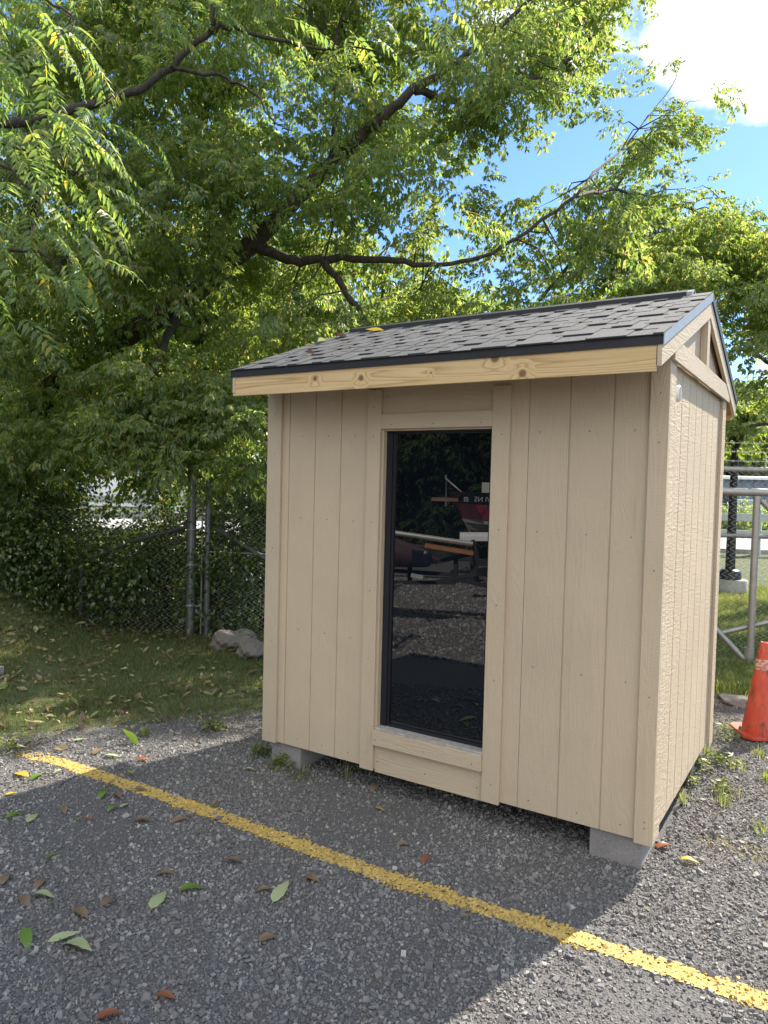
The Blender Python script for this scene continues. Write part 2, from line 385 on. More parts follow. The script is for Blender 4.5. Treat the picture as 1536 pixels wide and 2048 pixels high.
def stonemat(name, stops, rough=.85):
    mm, t, p = mat(name)
    gi = N(t, 'ShaderNodeNewGeometry')
    c = ramp(t, stops, gi.outputs['Random Per Island'])
    c = mixrgb(t, .3, c, ramp(t, [(.3, (.06, .06, .065)), (.7, (.34, .34, .35))], noise(t, mapping(t), 150, 3, .7)))
    c = mixrgb(t, mth(t, 'MULTIPLY', ramp(t, [(.42, (0,0,0)), (.62, (1,1,1))], noise(t, mapping(t), 1.4, 5, .65)), .45), c, (.135, .122, .108))
    L(t, c, p.inputs['Base Color']); p.inputs['Roughness'].default_value = rough; return mm
M['stone'] = stonemat('crushed_stone', [(0, (.080, .076, .073)), (.35, (.143, .136, .130)), (.70, (.225, .215, .203)), (.90, (.32, .305, .28)), (.97, (.42, .40, .36)), (1, (.52, .49, .43))])
def paint():
    mm, t, p = mat('yellow_line_paint')
    n = noise(t, mapping(t), 40, 4, .7)
    gi = N(t, 'ShaderNodeNewGeometry')
    c = ramp(t, [(0, (.24, .18, .08)), (.18, (.46, .31, .075)), (.75, (.56, .385, .095)), (1, (.62, .46, .16))], gi.outputs['Random Per Island'])
    c = mixrgb(t, ramp(t, [(.50, (0,0,0)), (.72, (.8,.8,.8))], n), c, (.22, .17, .10))
    L(t, c, p.inputs['Base Color']); p.inputs['Roughness'].default_value = .8; return mm
M['paint'] = paint()

# ------------------------------------------------------------------ ground
def smooth(x, a, b):
    t = np.clip((x-a)/(b-a), 0, 1); return t*t*(3-2*t)
def lawn_mask(x, y):
    left = smooth((y + .76) - 1.30*(x + 1.75), -.45, .75) * smooth(-x, .15, .85)
    left = np.maximum(left, smooth(-x, 3.2, 4.0)*smooth(y, -3.2, -2.4))
    back = smooth(y - .25*x, 2.75, 3.5) * smooth(y, 2.4, 3.0)
    far = smooth(y, 4.2, 4.8)
    return np.clip(np.maximum(np.maximum(left, back), far), 0, 1)
def height(x, y):
    h = .011*np.sin(1.9*x+.6)*np.cos(2.3*y+1.1) + .006*np.sin(5.1*x+2)*np.sin(4.3*y) + .003*np.sin(13*x+1.3*y)*np.cos(11*y)
    h = h*smooth(np.hypot(x-1.2, y-.9)*1.0, .0, 2.6)
    h = h + .95*np.exp(-(((x+5.65)/1.0)**2 + ((y-1.25)/1.15)**2))
    return h
def axis(lo, hi, flo, fhi, step):
    near = np.arange(flo, fhi+1e-6, step)
    a = flo - np.geomspace(step*2, flo-lo, 34)[::-1]; b = fhi + np.geomspace(step*2, hi-fhi, 34)
    return np.concatenate([a, near, b])
gx = axis(-400, 400, -8, 5, .08); gy = axis(-400, 500, -5, 6.5, .08)
X, Y = np.meshgrid(gx, gy); Z = height(X, Y)
nx, ny = len(gx), len(gy)
idx = np.arange(nx*ny).reshape(ny, nx)
Fg = np.stack([idx[:-1, :-1], idx[:-1, 1:], idx[1:, 1:], idx[1:, :-1]], -1).reshape(-1, 4)
g = npmesh('ground', np.stack([X, Y, Z], -1).reshape(-1, 3), Fg, M['ground'], smooth=True)
tag(g, 'grey crushed gravel lot merging into leafy lawn', 'ground', None, 'structure')
at1 = g.data.attributes.new('lawn', 'FLOAT', 'POINT'); at1.data.foreach_set('value', lawn_mask(X, Y).ravel().astype(np.float32))
mo = np.exp(-(((X-2.75)/.38)**2+((Y-.55)/.16)**2)) + .8*np.exp(-(((X-2.9)/.3)**2+((Y-1.6)/.4)**2))
at2 = g.data.attributes.new('moss', 'FLOAT', 'POINT'); at2.data.foreach_set('value', np.clip(mo, 0, 1).ravel().astype(np.float32))

# the painted line: centre runs almost parallel to the shed front
LN = np.array([[-1.42, -.80], [-1.0, -.745], [.12, -.73], [1.41, -.725], [2.25, -.655], [2.98, -.645], [4.2, -.60]])
def line_y(x): return np.interp(x, LN[:, 0], LN[:, 1])

# loose stones: jittered cubes, flat shaded
CUBE = np.array([(x, y, z) for x in (-1, 1) for y in (-1, 1) for z in (-1, 1)], float)
CF6 = np.array([(0,1,3,2),(4,6,7,5),(0,4,5,1),(2,3,7,6),(0,2,6,4),(1,5,7,3)])
def stones(xy, size, jit=.42, flat=.66, lift=.32):
    n = len(xy); P = CUBE[None]*(1+rng.uniform(-jit, jit, (n, 8, 3)))
    P *= np.array([1, 1, flat])
    P *= rng.uniform(.6, 1.25, (n, 1, 3))
    q = rng.normal(size=(n, 4)); q[:, 1:3] *= .4; q /= np.linalg.norm(q, axis=1, keepdims=True)
    a, b, c, d = q.T
    Rm = np.stack([1-2*(c*c+d*d), 2*(b*c-a*d), 2*(b*d+a*c), 2*(b*c+a*d), 1-2*(b*b+d*d), 2*(c*d-a*b), 2*(b*d-a*c), 2*(c*d+a*b), 1-2*(b*b+c*c)], -1).reshape(n, 3, 3)
    P = np.einsum('nij,nkj->nki', Rm, P)*size[:, None, None]*.5
    z = height(xy[:, 0], xy[:, 1]) + size*lift*.5
    P += np.concatenate([xy, z[:, None]], 1)[:, None]
    Fs = (CF6[None]+(np.arange(n)*8)[:, None, None]).reshape(-1, 4)
    return P.reshape(-1, 3), Fs
def visible(xy, marg=.05, zz=0):
    d = np.concatenate([xy, np.full((len(xy), 1), zz)], 1) - CAM
    f = d@CF; u = 768+F_PX*(d@CR)/f; v = 1024-F_PX*(d@CU)/f
    return (f > .3) & (u > -1536*marg) & (u < 1536*(1+marg)) & (v < 2048*(1+marg)) & (v > 0)
def scatter(n, x0, x1, y0, y1): return np.stack([rng.uniform(x0, x1, n), rng.uniform(y0, y1, n)], 1)
pts = scatter(620000, -3.2, 4.6, -3.2, 4.4)
pts = pts[visible(pts, .12)]
dist = np.hypot(pts[:, 0]-CAM[0], pts[:, 1]-CAM[1])
lm = lawn_mask(pts[:, 0], pts[:, 1])
keep = (rng.random(len(pts)) < np.clip(1.25-.12*dist, .25, 1)) & (rng.random(len(pts)) > lm*1.05)
# bare, fine patches in the lot
bare = np.sin(2.1*pts[:, 0]+1.3*np.sin(1.7*pts[:, 1]))*np.cos(2.6*pts[:, 1]+.9*np.sin(2.2*pts[:, 0]))
keep &= rng.random(len(pts)) < np.clip(.95-.6*smooth(bare, .15, .8), .35, 1)
under = (pts[:, 0] > .1) & (pts[:, 0] < 2.4) & (pts[:, 1] > .4) & (pts[:, 1] < 1.9)
pts = pts[keep & ~under]
size = np.exp(rng.normal(np.log(.0066), .48, len(pts))).clip(.0035, .024)
# stones whose top falls under the line carry its paint
dl = np.abs(pts[:, 1]-line_y(pts[:, 0]))
wid = .051 + .014*np.sin(pts[:, 0]*9)+.008*np.sin(pts[:, 0]*31)
fade = np.clip((pts[:, 0]+1.45)/.5, 0, 1)
painted = (dl < wid*(1+rng.normal(0, .22, len(pts)))) & (rng.random(len(pts)) < .93*fade + .05) & (pts[:, 0] > -1.42)
V, Fs = stones(pts[~painted], size[~painted])
tag(npmesh('loose_gravel', V, Fs, M['stone']), 'loose grey crushed stones spread over the lot', 'gravel', None, 'stuff')
V, Fs = stones(pts[painted], (size[painted]*.9).clip(.004, .014), flat=.5, lift=.5)
# thin broken film of paint between the painted stones
xs = np.arange(-1.42, 4.2, .012); FV = []; FF = []
for i, x in enumerate(xs[:-1]):
    for k in range(9):
        y0 = line_y(x) + (k-4.5)*.0125
        if rng.random() < (.93 if 1 <= k <= 7 else .5)*min(1, max(.1, (x+1.45)/.4)):
            zz = height(np.array([x]), np.array([y0]))[0]+.004; j = len(FV)
            jx = rng.uniform(-.004, .004, 8)
            FV += [(x+jx[0], y0+jx[1], zz), (x+.0135+jx[2], y0+jx[3], zz), (x+.0135+jx[4], y0+.014+jx[5], zz), (x+jx[6], y0+.014+jx[7], zz)]
            FF.append((j, j+1, j+2, j+3))
V2 = np.concatenate([V, np.array(FV)]); F2 = np.concatenate([Fs, np.array(FF)+len(V)])
tag(npmesh('painted_line', V2, F2, M['paint']), 'worn yellow parking line painted over the gravel before the shed', 'line', None, 'structure')
pb = scatter(30000, -6.5, 1.6, -9, -3.0)
V, Fs = stones(pb, np.exp(rng.normal(np.log(.017), .5, len(pb))).clip(.008, .05))
tag(npmesh('loose_gravel', V, Fs, M['stone']), 'coarser loose stones across the far side of the lot', 'gravel', None, 'stuff')
# the second stall line, further back in the lot
pz = scatter(2600, -5.2, .6, -5.50, -5.38); V, Fs = stones(pz, rng.uniform(.01, .024, len(pz)), lift=.5)
tag(npmesh('painted_line', V, Fs, M['paint']), 'second faded yellow parking line farther across the lot', 'line', None, 'structure')

# ------------------------------------------------------------------ the shed
W, D, ZB, ZE, ZR, OE = 2.44, 1.83, .15, 2.487, 2.94, .30
shed = empty('garden_shed', (W/2, D/2, 0), 'beige wooden shed with dark shingled gable roof raised on concrete blocks', 'shed')
SL = (ZR-ZE)/(D/2+OE)                 # roof slope
def roof_z(y): return ZR - abs(y-D/2)*SL
nails = []
def nail(mb, x, y, z, nrm): mb.disc((x, y, z), nrm, .0038, .0012, 7, 1)
SIDE = [M['side_v'], M['nail']]; SIDEX = [M['side_x'], M['nail']]; SIDEY = [M['side_y'], M['nail']]
def grooved(a0, a1, grooves, face, back, out=1, gw=.008, gd=.0055):
    """cross-section of a panel along an axis with V-less square grooves cut in its face"""
    p = [(a0, back), (a0, face)]
    for gk in grooves:
        if a0+gw < gk < a1-gw: p += [(gk-gw/2, face), (gk-gw/2+.0015, face+gd*out), (gk+gw/2-.0015, face+gd*out), (gk+gw/2, face)]
    return p + [(a1, face), (a1, back)]
DL, DR = .861, 1.556                  # door opening
YP = .019                             # face of the panels, corner boards stand proud at y = 0
def panel(x0, x1, grooves, z0, z1, name='wall_panel', label=None):
    mb = MB(); mb.prism(grooved(x0, x1, grooves, YP, YP+.03), z0, z1, 'z')
    for gk in [x0+.06]+[gg+.1 for gg in grooves if gg+.1 < x1]:
        for z in (z0+.05, z0+.75, z0+1.45, z1-.45):
            if z < z1: nail(mb, gk, YP+.0005, z, (0, -1, 0))
    return mb.build(name, SIDE, shed, label=label)
panel(.02, DL, [.168, .372, .567, .762], ZB, 2.56)
panel(DR, 1.752, [], ZB, 2.56); panel(1.7545, W-.02, [1.968, 2.184], ZB, 2.56)
mb = MB(); mb.box(DL+.001, DR-.001, YP, YP+.03, 2.225, 2.56); nail(mb, DL+.03, YP, 2.33, (0,-1,0)); mb.build('wall_panel', SIDEX, shed)
mb = MB(); mb.box(DL+.001, DR-.001, YP, YP+.03, ZB-.02, .305)
for x in (.88, 1.2, 1.52): nail(mb, x, YP, ZB+.045, (0,-1,0))
mb.build('wall_panel', SIDEX, shed)
# trim
def board(x0, x1, y0, y1, z0, z1, name, mats=SIDE, nl=(), nrm=(0,-1,0)):
    mb = MB(); mb.box(x0, x1, y0, y1, z0, z1)
    for (x, y, z) in nl: nail(mb, x, y, z, nrm)
    return mb.build(name, mats, shed, bevel=.0018)
board(0, .111, 0, YP-.001, ZB-.005, 2.50, 'corner_board', nl=[(.06, .0005, z) for z in (.2, .8, 1.4, 2.0, 2.25)])
board(2.353, W, 0, YP-.001, ZB-.01, 2.52, 'corner_board', nl=[(2.40, .0005, z) for z in (.22, .25, .85, 1.45, 2.05, 2.28)])
board(W-.019, W, YP+.0005, .14, ZB-.005, 2.44, 'corner_board', [M['side_r'], M['nail']])
board(W-.019, W, D-.14, D, ZB-.03, 2.44, 'corner_board', [M['side_r'], M['nail']])
board(.765, .857, -.0, YP-.001, ZB-.012, 2.37, 'door_trim', nl=[(.81, .0005, z) for z in (.24, .8, 1.2, 1.6, 2.1, 2.27)])
board(1.555, 1.655, -.0, YP-.001, ZB-.012, 2.355, 'door_trim', nl=[(1.61, .0005, z) for z in (.24, .8, 1.2, 1.6, 2.1)])
board(.8575, 1.5545, 0, YP-.001, 2.143, 2.228, 'door_trim', SIDEX, [(x, .0005, 2.165) for x in (.93, 1.2, 1.49)])
board(.8575, 1.5545, -.012, YP-.001, .298, .389, 'door_trim', SIDEX, [(x, -.0115, .33) for x in (.88, 1.2, 1.5)])
mb = MB(); mb.box(DL, DR, -.008, .105, .389, .401); mb.build('sill', M['weathered'], shed, bevel=.002)
mb = MB(); mb.box(DL-.004, DL+.008, YP+.002, .10, .401, 2.143); mb.box(DR-.008, DR+.004, YP+.002, .10, .401, 2.143); mb.box(DL+.008, DR-.008, YP+.002, .10, 2.133, 2.143)
mb.build('door_jamb', SIDE, shed)
# glazed door
door = bpy.data.objects.new('glazed_door', None); COL.objects.link(door); door.parent = shed; door.location = (1.2-W/2, .08-D/2, .40)
door['label'] = 'dark tinted full-height glass door set in the front wall'
def dbuild(mb, name, mt):
    o = mb.build(name, mt, None); o.parent = door
    off = Vector(shed.location)+Vector(door.location)
    o.data.transform(Matrix.Translation(-off)); return o
mb = MB(); x0, x1, z0, z1 = DL+.008, DR-.008, .402, 2.132
mb.box(x0, x0+.040, .055, .10, z0, z1); mb.box(x0+.0405, x0+.056, .064, .10, z0, z1); mb.box(x1-.022, x1, .055, .10, z0, z1)
mb.box(x0+.0565, x1-.0225, .060, .10, z1-.016, z1); mb.box(x0+.0565, x1-.0225, .060, .10, z0, z0+.016)
dbuild(mb, 'door_frame', M['frame'])
mb = MB(); mb.box(x0+.0565, x1-.0225, .074, .082, z0+.0165, z1-.0165); dbuild(mb, 'pane', M['glass'])
# left wall, back wall, right wall
mb = MB(); mb.prism(grooved(.02, D-.02, np.arange(.2, 1.8, .2), .02, .05), ZB, 2.50, 'z')
mb2 = MB(); mb2.v = [(v[1], v[0], v[2]) for v in mb.v]; mb2.f = mb.f; mb2.m = mb.m; mb2.sm = mb.sm; mb2.build('wall_panel', SIDE, shed)
mb = MB(); mb.prism(grooved(.02, W-.02, np.arange(.2, 2.4, .2), D-.019, D-.05, -1), ZB, 2.50, 'z'); mb.build('wall_panel', SIDE, shed)
gs = [.203, .404, .607, .81, 1.012, 1.214, 1.417, 1.62]
prof = []
mb = MB(); mb.prism(grooved(YP+.012, D-.0205, gs, W-.0195, W-.05, -1, .011, .008), ZB, 2.438, 'z')
mb2 = MB(); mb2.v = [(v[1], v[0], v[2]) for v in mb.v]; mb2.f = mb.f; mb2.m = mb.m; mb2.sm = mb.sm; mb2.build('wall_panel', [M['side_r'], M['nail']], shed, label='sunlit grooved side wall panel')
# gable panels (both ends)
for xg, lab in ((W-.026, 0), (.032, 1)):
    mb = MB(); tri = [(.02, 2.4395), (D-.02, 2.4395), (D-.02, roof_z(D)-.05), (D/2, roof_z(D/2)-.05), (.02, roof_z(0)-.05)]
    mb.prism(tri, xg-.012, xg+.003, 'x'); mb.build('gable_panel', SIDEY, shed)
# truss-like gable trim on the right end
mb = MB(); xo, xi = W+.018, W-.0215
tz0, tz1 = 2.428, 2.528
def yroof(z, off): return D/2 - (ZR-off-z)/SL
mb.prism([(max(.0, -.10), tz0), (D-.0, tz0), (D-.0, tz1-.0), (0, tz1)], W+.0005, xo, 'x')
mb.build('gable_tie', SIDEY, shed, bevel=.002)
mb = MB(); mb.box(W-.0215, xo-.002, D/2-.04, D/2+.04, tz1+.001, ZR-.135); mb.build('king_post', SIDE, shed, bevel=.002)
def rake(side, name):
    """sloping board of the right gable; side -1 front, +1 back"""
    ys = (-OE, D/2) if side < 0 else (D+OE, D/2)
    top = lambda y: roof_z(y)-.032; th = .10
    mb = MB(); mb.prism([(ys[0], top(ys[0])), (ys[1], top(ys[1])), (ys[1], top(ys[1])-th*1.05), (ys[0], top(ys[0])-th*1.0)][::-1 if side > 0 else 1], W+.001, xo+.003, 'x')
    mb.build('rake_board', SIDEY, shed, bevel=.002)
rake(-1, 0); rake(1, 0)
for s in (-1, 1):      # left gable boards, unseen from the front
    ys = (-OE, D/2) if s < 0 else (D+OE, D/2); top = lambda y: roof_z(y)-.032
    mb = MB(); mb.prism([(ys[0], top(ys[0])), (ys[1], top(ys[1])), (ys[1], top(ys[1])-.1), (ys[0], top(ys[0])-.1)], -.022, -.001, 'x'); mb.build('rake_board', SIDEY, shed)
# roof deck
mb = MB()
xl, xr = -.030, W+.024
mb.prism([(-OE+.012, roof_z(-OE+.012)-.030), (D/2, ZR-.030), (D+OE-.012, roof_z(D+OE-.012)-.030), (D+OE-.012, roof_z(D+OE-.012)-.012), (D/2, ZR-.012), (-OE+.012, roof_z(-OE+.012)-.012)], xl+.004, xr-.004, 'x')
mb.build('roof_deck', M['pine'], shed)
# rafters under the deck
mb = MB()
for x in np.linspace(.12, W-.12, 5):
    for s in (0, 1):
        y0, y1 = (-OE+.02, D/2-.02) if s == 0 else (D+OE-.02, D/2+.02)
        mb.bar((x, y0, roof_z(y0)-.078), (x, y1, roof_z(y1)-.078), .038, .09)
mb.build('rafters', M['pine'], shed)
# fascia boards, raw pine
mb = MB(); mb.box(-.022, W-.002, -OE+.004, -OE+.023, ZE-.152, ZE-.022); mb.build('fascia_board', M['pine'], shed, bevel=.0015, label='unpainted knotty pine fascia under the front eave')
mb = MB(); mb.box(-.022, W-.002, D+OE-.023, D+OE-.004, ZE-.152, ZE-.022); mb.build('fascia_board', M['pine'], shed, bevel=.0015)
# metal edges
def edge_strip(y0, y1):
    mb = MB(); mb.box(xl-.002, xr+.002, y0, y1, ZE-.040, ZE+.001); return mb.build('drip_edge', M['black_metal'], shed, bevel=.001)
edge_strip(-OE-.004, -OE+.002); edge_strip(D+OE-.002, D+OE+.004)
for xs0, xs1 in ((xr-.001, xr+.005), (xl-.005, xl+.001)):
    for s in (-1, 1):
        ya, yb = (-OE-.004, D/2) if s < 0 else (D+OE+.004, D/2)
        mb = MB(); mb.prism([(ya, roof_z(ya)+.004), (yb, roof_z(yb)+.004), (yb, roof_z(yb)-.042), (ya, roof_z(ya)-.042)], xs0, xs1, 'x')
        mb.build('drip_edge', M['galv' if (s < 0 and xs0 > 1) else 'black_metal'], shed)  # near front rake in pale steel: sky reflection on black trim put into colour
# shingles: courses with a lower layer and random raised tabs
def shingles(side):
    mb = MB(); run = D/2+OE; ln = math.hypot(run, ZR-ZE); u = np.array([0, run, ZR-ZE])/ln
    nrm = np.array([0, -(ZR-ZE), run])/ln
    if side > 0: u = u*[1, -1, 1]; nrm = nrm*[1, -1, 1]
    o = np.array([0, -OE if side < 0 else D+OE, ZE])
    rows = 9; ex = ln/rows
    def slab(x0, x1, s0, s1, h0, h1, t):
        V = []
        for x, s, hh in ((x0, s0, h0), (x1, s0, h0), (x1, s1, h1), (x0, s1, h1)):
            b = o + u*s + nrm*hh; V += [(x, b[1], b[2]), (x, *(b+nrm*t)[1:])]
        mb.add(V, [(1,3,5,7),(0,6,4,2),(0,2,3,1),(2,4,5,3),(4,6,7,5),(6,0,1,7)])
    for k in range(rows):
        s0 = k*ex - (.012 if k == 0 else 0); s1 = min((k+1)*ex+.02, ln)
        x = xl-.004; 
        while x < xr+.004:
            wd = random.uniform(.24, .34); x2 = min(x+wd, xr+.004)
            slab(x, x2-.001, s0+random.uniform(-.001, .002), s1, .004, .0015, .004); x = x2
        x = xl-.004+random.uniform(0, .05)
        while x < xr-.02:
            wd = random.choice([.07, .10, .14, .18]); x2 = min(x+wd, xr+.004)
            slab(x, x2, s0-.002+random.uniform(-.003, .003), s1-.012, .0085, .0062, .0048+random.uniform(0, .0012))
            x = x2 + random.choice([.05, .08, .11, .15])
    return mb.build('shingles', M['shingle'], shed)
shingles(-1); shingles(1)
# ridge vent cap
mb = MB()
def capstrip(xa, xb, hw, lift, mi):
    for s in (-1, 1):
        y1 = D/2+s*hw
        V = [(xa, D/2, ZR+lift), (xb, D/2, ZR+lift), (xb, y1, roof_z(y1)+lift), (xa, y1, roof_z(y1)+lift),
             (xa, D/2, ZR+lift-.004), (xb, D/2, ZR+lift-.004), (xb, y1, roof_z(y1)+.002), (xa, y1, roof_z(y1)+.002)]
        mb.add(V, [(0,1,2,3) if s < 0 else (3,2,1,0), (3,2,6,7), (0,3,7,4), (1,5,6,2), (4,7,6,5)], mi)
capstrip(.03, W-.10, .08, .037, 0); capstrip(W-.099, W-.07, .078, .035, 1)
mb.build('ridge_cap', [M['black_metal'], M['galv']], shed)
# floor frame and skid
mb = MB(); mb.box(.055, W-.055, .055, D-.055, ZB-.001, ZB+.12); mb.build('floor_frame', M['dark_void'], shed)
mb = MB(); mb.box(.30, .62, .045, .085, ZB-.014, ZB-.0015); mb.build('floor_skid', M['weathered'], shed)
# round vent near the top of the side wall
vent = MB(); vy, vz, vr = .215, 2.30, .040
vent.tube([(W-.0193, vy, vz), (W+.002, vy, vz), (W+.006, vy, vz)], [vr, vr, vr*.85], 28)
vo_ = vent.build('round_vent', M['white_plastic'], shed)
mb = MB()
for k in range(-3, 4):
    hw = math.sqrt(max(0, (vr*.8)**2-(k*.009)**2)); mb.box(W+.0062, W+.0085, vy-hw, vy+hw, vz+k*.009-.0028, vz+k*.009+.0028)
s_ = mb.build('vent_slats', M['weathered'], shed); 
s_.parent = vo_
# supporting blocks: separate things
def cblock(x0, x1, y0, y1, h, label, rot=0):
    o = empty('concrete_block', ((x0+x1)/2, (y0+y1)/2, 0), label, 'block', 'concrete blocks under the shed')
    mb = MB(); mb.box(x0, x1, y0, y1, -.02, h); mb.build('block_body', M['block'], o, bevel=.006)
    return o
cblock(.045, .285, .045, .44, ZB-.0015, 'concrete block under the left front corner of the shed with weeds at its foot')
cblock(2.13, 2.385, .045, .44, ZB-.0015, 'large concrete block under the right front corner of the shed')
cblock(.045, .285, 1.4, 1.79, ZB-.0015, 'concrete block under the left rear corner, deep in shadow')
cblock(2.13, 2.385, 1.4, 1.79, ZB-.0015, 'concrete block under the right rear corner of the shed')

# ------------------------------------------------------------------ fences
def clip_seg(p, q, L0, L1, H0, H1):
    (a, b), (c, d) = p, q; t0, t1 = 0, 1; dx, dy = c-a, d-b
    for pp, qq in ((-dx, a-L0), (dx, L1-a), (-dy, b-H0), (dy, H1-b)):
        if pp == 0:
            if qq < 0: return None
        else:
            r = qq/pp
            if pp < 0: t0 = max(t0, r)
            else: t1 = min(t1, r)
    return None if t0 >= t1 else ((a+t0*dx, b+t0*dy), (a+t1*dx, b+t1*dy))
def chainlink(name, P, dirn, s0, s1, z0, z1, parent, off=0, cell=.070, wr=.0030):
    """diamond mesh of real wires: every wire zig-zags, neighbours hook each other"""
    P = np.array(P, float); dirn = np.array([dirn[0], dirn[1], 0.]); dirn /= np.linalg.norm(dirn); nrm = np.array([-dirn[1], dirn[0], 0])
    nw = int((s1-s0)/cell)+1; nz_ = int((z1-z0)/(cell/2))+1
    V = []; Fq = []
    zz = z0 + np.arange(nz_+1)*cell/2; zz = zz[zz <= z1+.001]; k = len(zz)
    for i in range(nw):
        sx = s0 + i*cell + np.where(np.arange(k) % 2 == 0, 0, cell*.98)
        sx = sx - cell*.0
        dep = np.where(np.arange(k) % 2 == 0, -wr, wr)
        c = P + np.outer(sx, dirn) + np.outer(dep+off, nrm); c[:, 2] = zz
        b = len(V)*1
        ring = [(dirn*wr), (nrm*wr), (-dirn*wr), (-nrm*wr)]
        for q in c: V += [q+r for r in ring]
        for j in range(k-1):
            for t in range(4): Fq.append((b+j*4+t, b+j*4+(t+1) % 4, b+(j+1)*4+(t+1) % 4, b+(j+1)*4+t))
    return npmesh(name, V, Fq, M['wire'], parent, smooth=True)
FA = np.array([2.36, 4.94]); dA = np.array([.937, .35]); dA /= np.linalg.norm(dA)          # gate plane
FB = np.array([2.30, 5.25])                                                                 # fence plane behind it
def onl(P, d, s, z, off=0):
    n_ = np.array([-d[1], d[0]]); q = P + d*s + n_*off; return (q[0], q[1], z)
# right fence
fr = empty('chain_link_fence', (2.3, 5.25, 0), 'galvanised chain link fence with three barbed wires behind the sliding gate', 'fence')
mb = MB(); mb.tube([onl(FB, dA, -3.2, 2.082), onl(FB, dA, 3.5, 2.082)], .030, 12); mb.build('top_rail', M['galv'], fr)
mb = MB(); mb.tube([onl(FB, dA, -3.2, 1.362), onl(FB, dA, 3.5, 1.362)], .022, 12); mb.build('middle_rail', M['galv'], fr)
chainlink('wire_mesh', (FB[0], FB[1], 0), dA, -3.1, 2.5, .03, 2.13, fr, -.035)
for s in (-3.2, -.9+.0, 3.5):
    if s == -.9: continue
    mb = MB(); mb.tube([onl(FB, dA, s, -.05), onl(FB, dA, s, 2.3)], .035, 12); mb.build('fence_post', M['galv_dull'], fr)
mb = MB(); mb.tube([onl(FB, dA, .10, 2.08), onl(FB, dA, .10, 2.20)], .009, 8); mb.tube([onl(FB, dA, .10, 2.20), onl(FB, dA, .10, 2.225)], .016, 8); mb.build('wire_arm', M['galv'], fr)
for z, sag in ((2.180, .01), (2.282, .012), (2.375, .01)):
    mb = MB(); mb.tube([onl(FB, dA, s, z-sag*math.sin((s+3.2)/6.7*math.pi*3)**2) for s in np.linspace(-3.2, 3.5, 30)], .0028, 5)
    for s in np.arange(-3.1, 3.4, .125):
        q = np.array(onl(FB, dA, s, z-sag*math.sin((s+3.2)/6.7*math.pi*3)**2))
        mb.bar(q-[.012, .0, .014], q+[.012, .0, .014], .003, .003); mb.bar(q-[-.012, .0, .014], q+[-.012, .0, .014], .003, .003)
    mb.build('barbed_wire', M['wire'], fr)
# sliding gate
gt = empty('sliding_gate', (2.36, 4.94, 0), 'welded steel tube gate with diagonal braces beside the traffic cone', 'gate')
mb = MB(); mb.tube([onl(FA, dA, -3.0, 1.838), onl(FA, dA, 3.4, 1.838)], .042, 14); mb.tube([onl(FA, dA, -3.0, 0.003+.035), onl(FA, dA, 3.4, 0.035)], .040, 14)
mb.build('gate_rail', M['galv'], gt)
mb = MB(); mb.tube([onl(FA, dA, 0, .078), onl(FA, dA, 0, 1.80)], .036, 14); mb.tube([onl(FA, dA, -.01, .06), onl(FA, dA, -.01, .21)], .050, 14)
mb.build('gate_upright', M['galv'], gt)
mb = MB(); mb.tube([onl(FA, dA, -.04, .06), onl(FA, dA, -1.7, 1.80)], .030, 12); mb.tube([onl(FA, dA, .04, 1.76), onl(FA, dA, 1.6, .06)], .028, 12)
mb.build('gate_brace', M['galv'], gt)
mb = MB(); mb.tube([onl(FA, dA, -1.6, -.10+.02, .05), onl(FA, dA, 2.4, 1.18, .05)], .026, 12); mb.build('gate_brace', M['galv'], gt)
for s in (-3.0, 3.4):
    mb = MB(); mb.tube([onl(FA, dA, s, .0), onl(FA, dA, s, 1.838)], .036, 12); mb.build('gate_upright', M['galv'], gt)
# left fence with its pair of posts
FL = np.array([-3.04, 2.45]); dLn = np.array([.908, .419]); dLn /= np.linalg.norm(dLn)
M['old_steel'] = simple('weathered_old_steel', (.105, .105, .105), .6, .2, .3, 20)
fl = empty('chain_link_fence', (-3.04, 2.45, 0), 'older chain link fence overgrown with vines left of the shed', 'fence')
mb = MB(); mb.tube([onl(FL, dLn, 0, -.05), onl(FL, dLn, 0, 1.86)], .033, 14); mb.build('fence_post', M['galv_dull'], fl)
mb = MB(); mb.tube([onl(FL, dLn, .0, 2.0), onl(FL, dLn, 3.2, 2.0)], .022, 10); mb.build('top_rail', M['old_steel'], fl)
mb = MB(); mb.tube([onl(FL, dLn, .1, 1.27), onl(FL, dLn, 1.75, .36)], .028, 10); mb.build('fence_brace', M['old_steel'], fl)
mb = MB(); mb.tube([onl(FL, dLn, -.25, 1.28), onl(FL, dLn, -.9, 1.10), onl(FL, dLn, -1.6, .80)], .022, 10); mb.build('fence_brace', M['old_steel'], fl)
mb = MB(); mb.tube([onl(FL, dLn, .0, 1.00), onl(FL, dLn, 2.4, 1.00)], .006, 6); mb.build('tension_wire', M['wire'], fl)
mb = MB(); mb.tube([onl(FL, dLn, -1.55, 0), onl(FL, dLn, -1.55, .86)], .028, 10); mb.build('fence_post', M['old_steel'], fl)
chainlink('wire_mesh', (FL[0], FL[1], 0), dLn, .05, 3.1, .02, 1.99, fl, .035)
chainlink('wire_mesh', (FL[0], FL[1], 0), dLn, -4.4, -.25, .02, 1.5, fl, .035, .075)
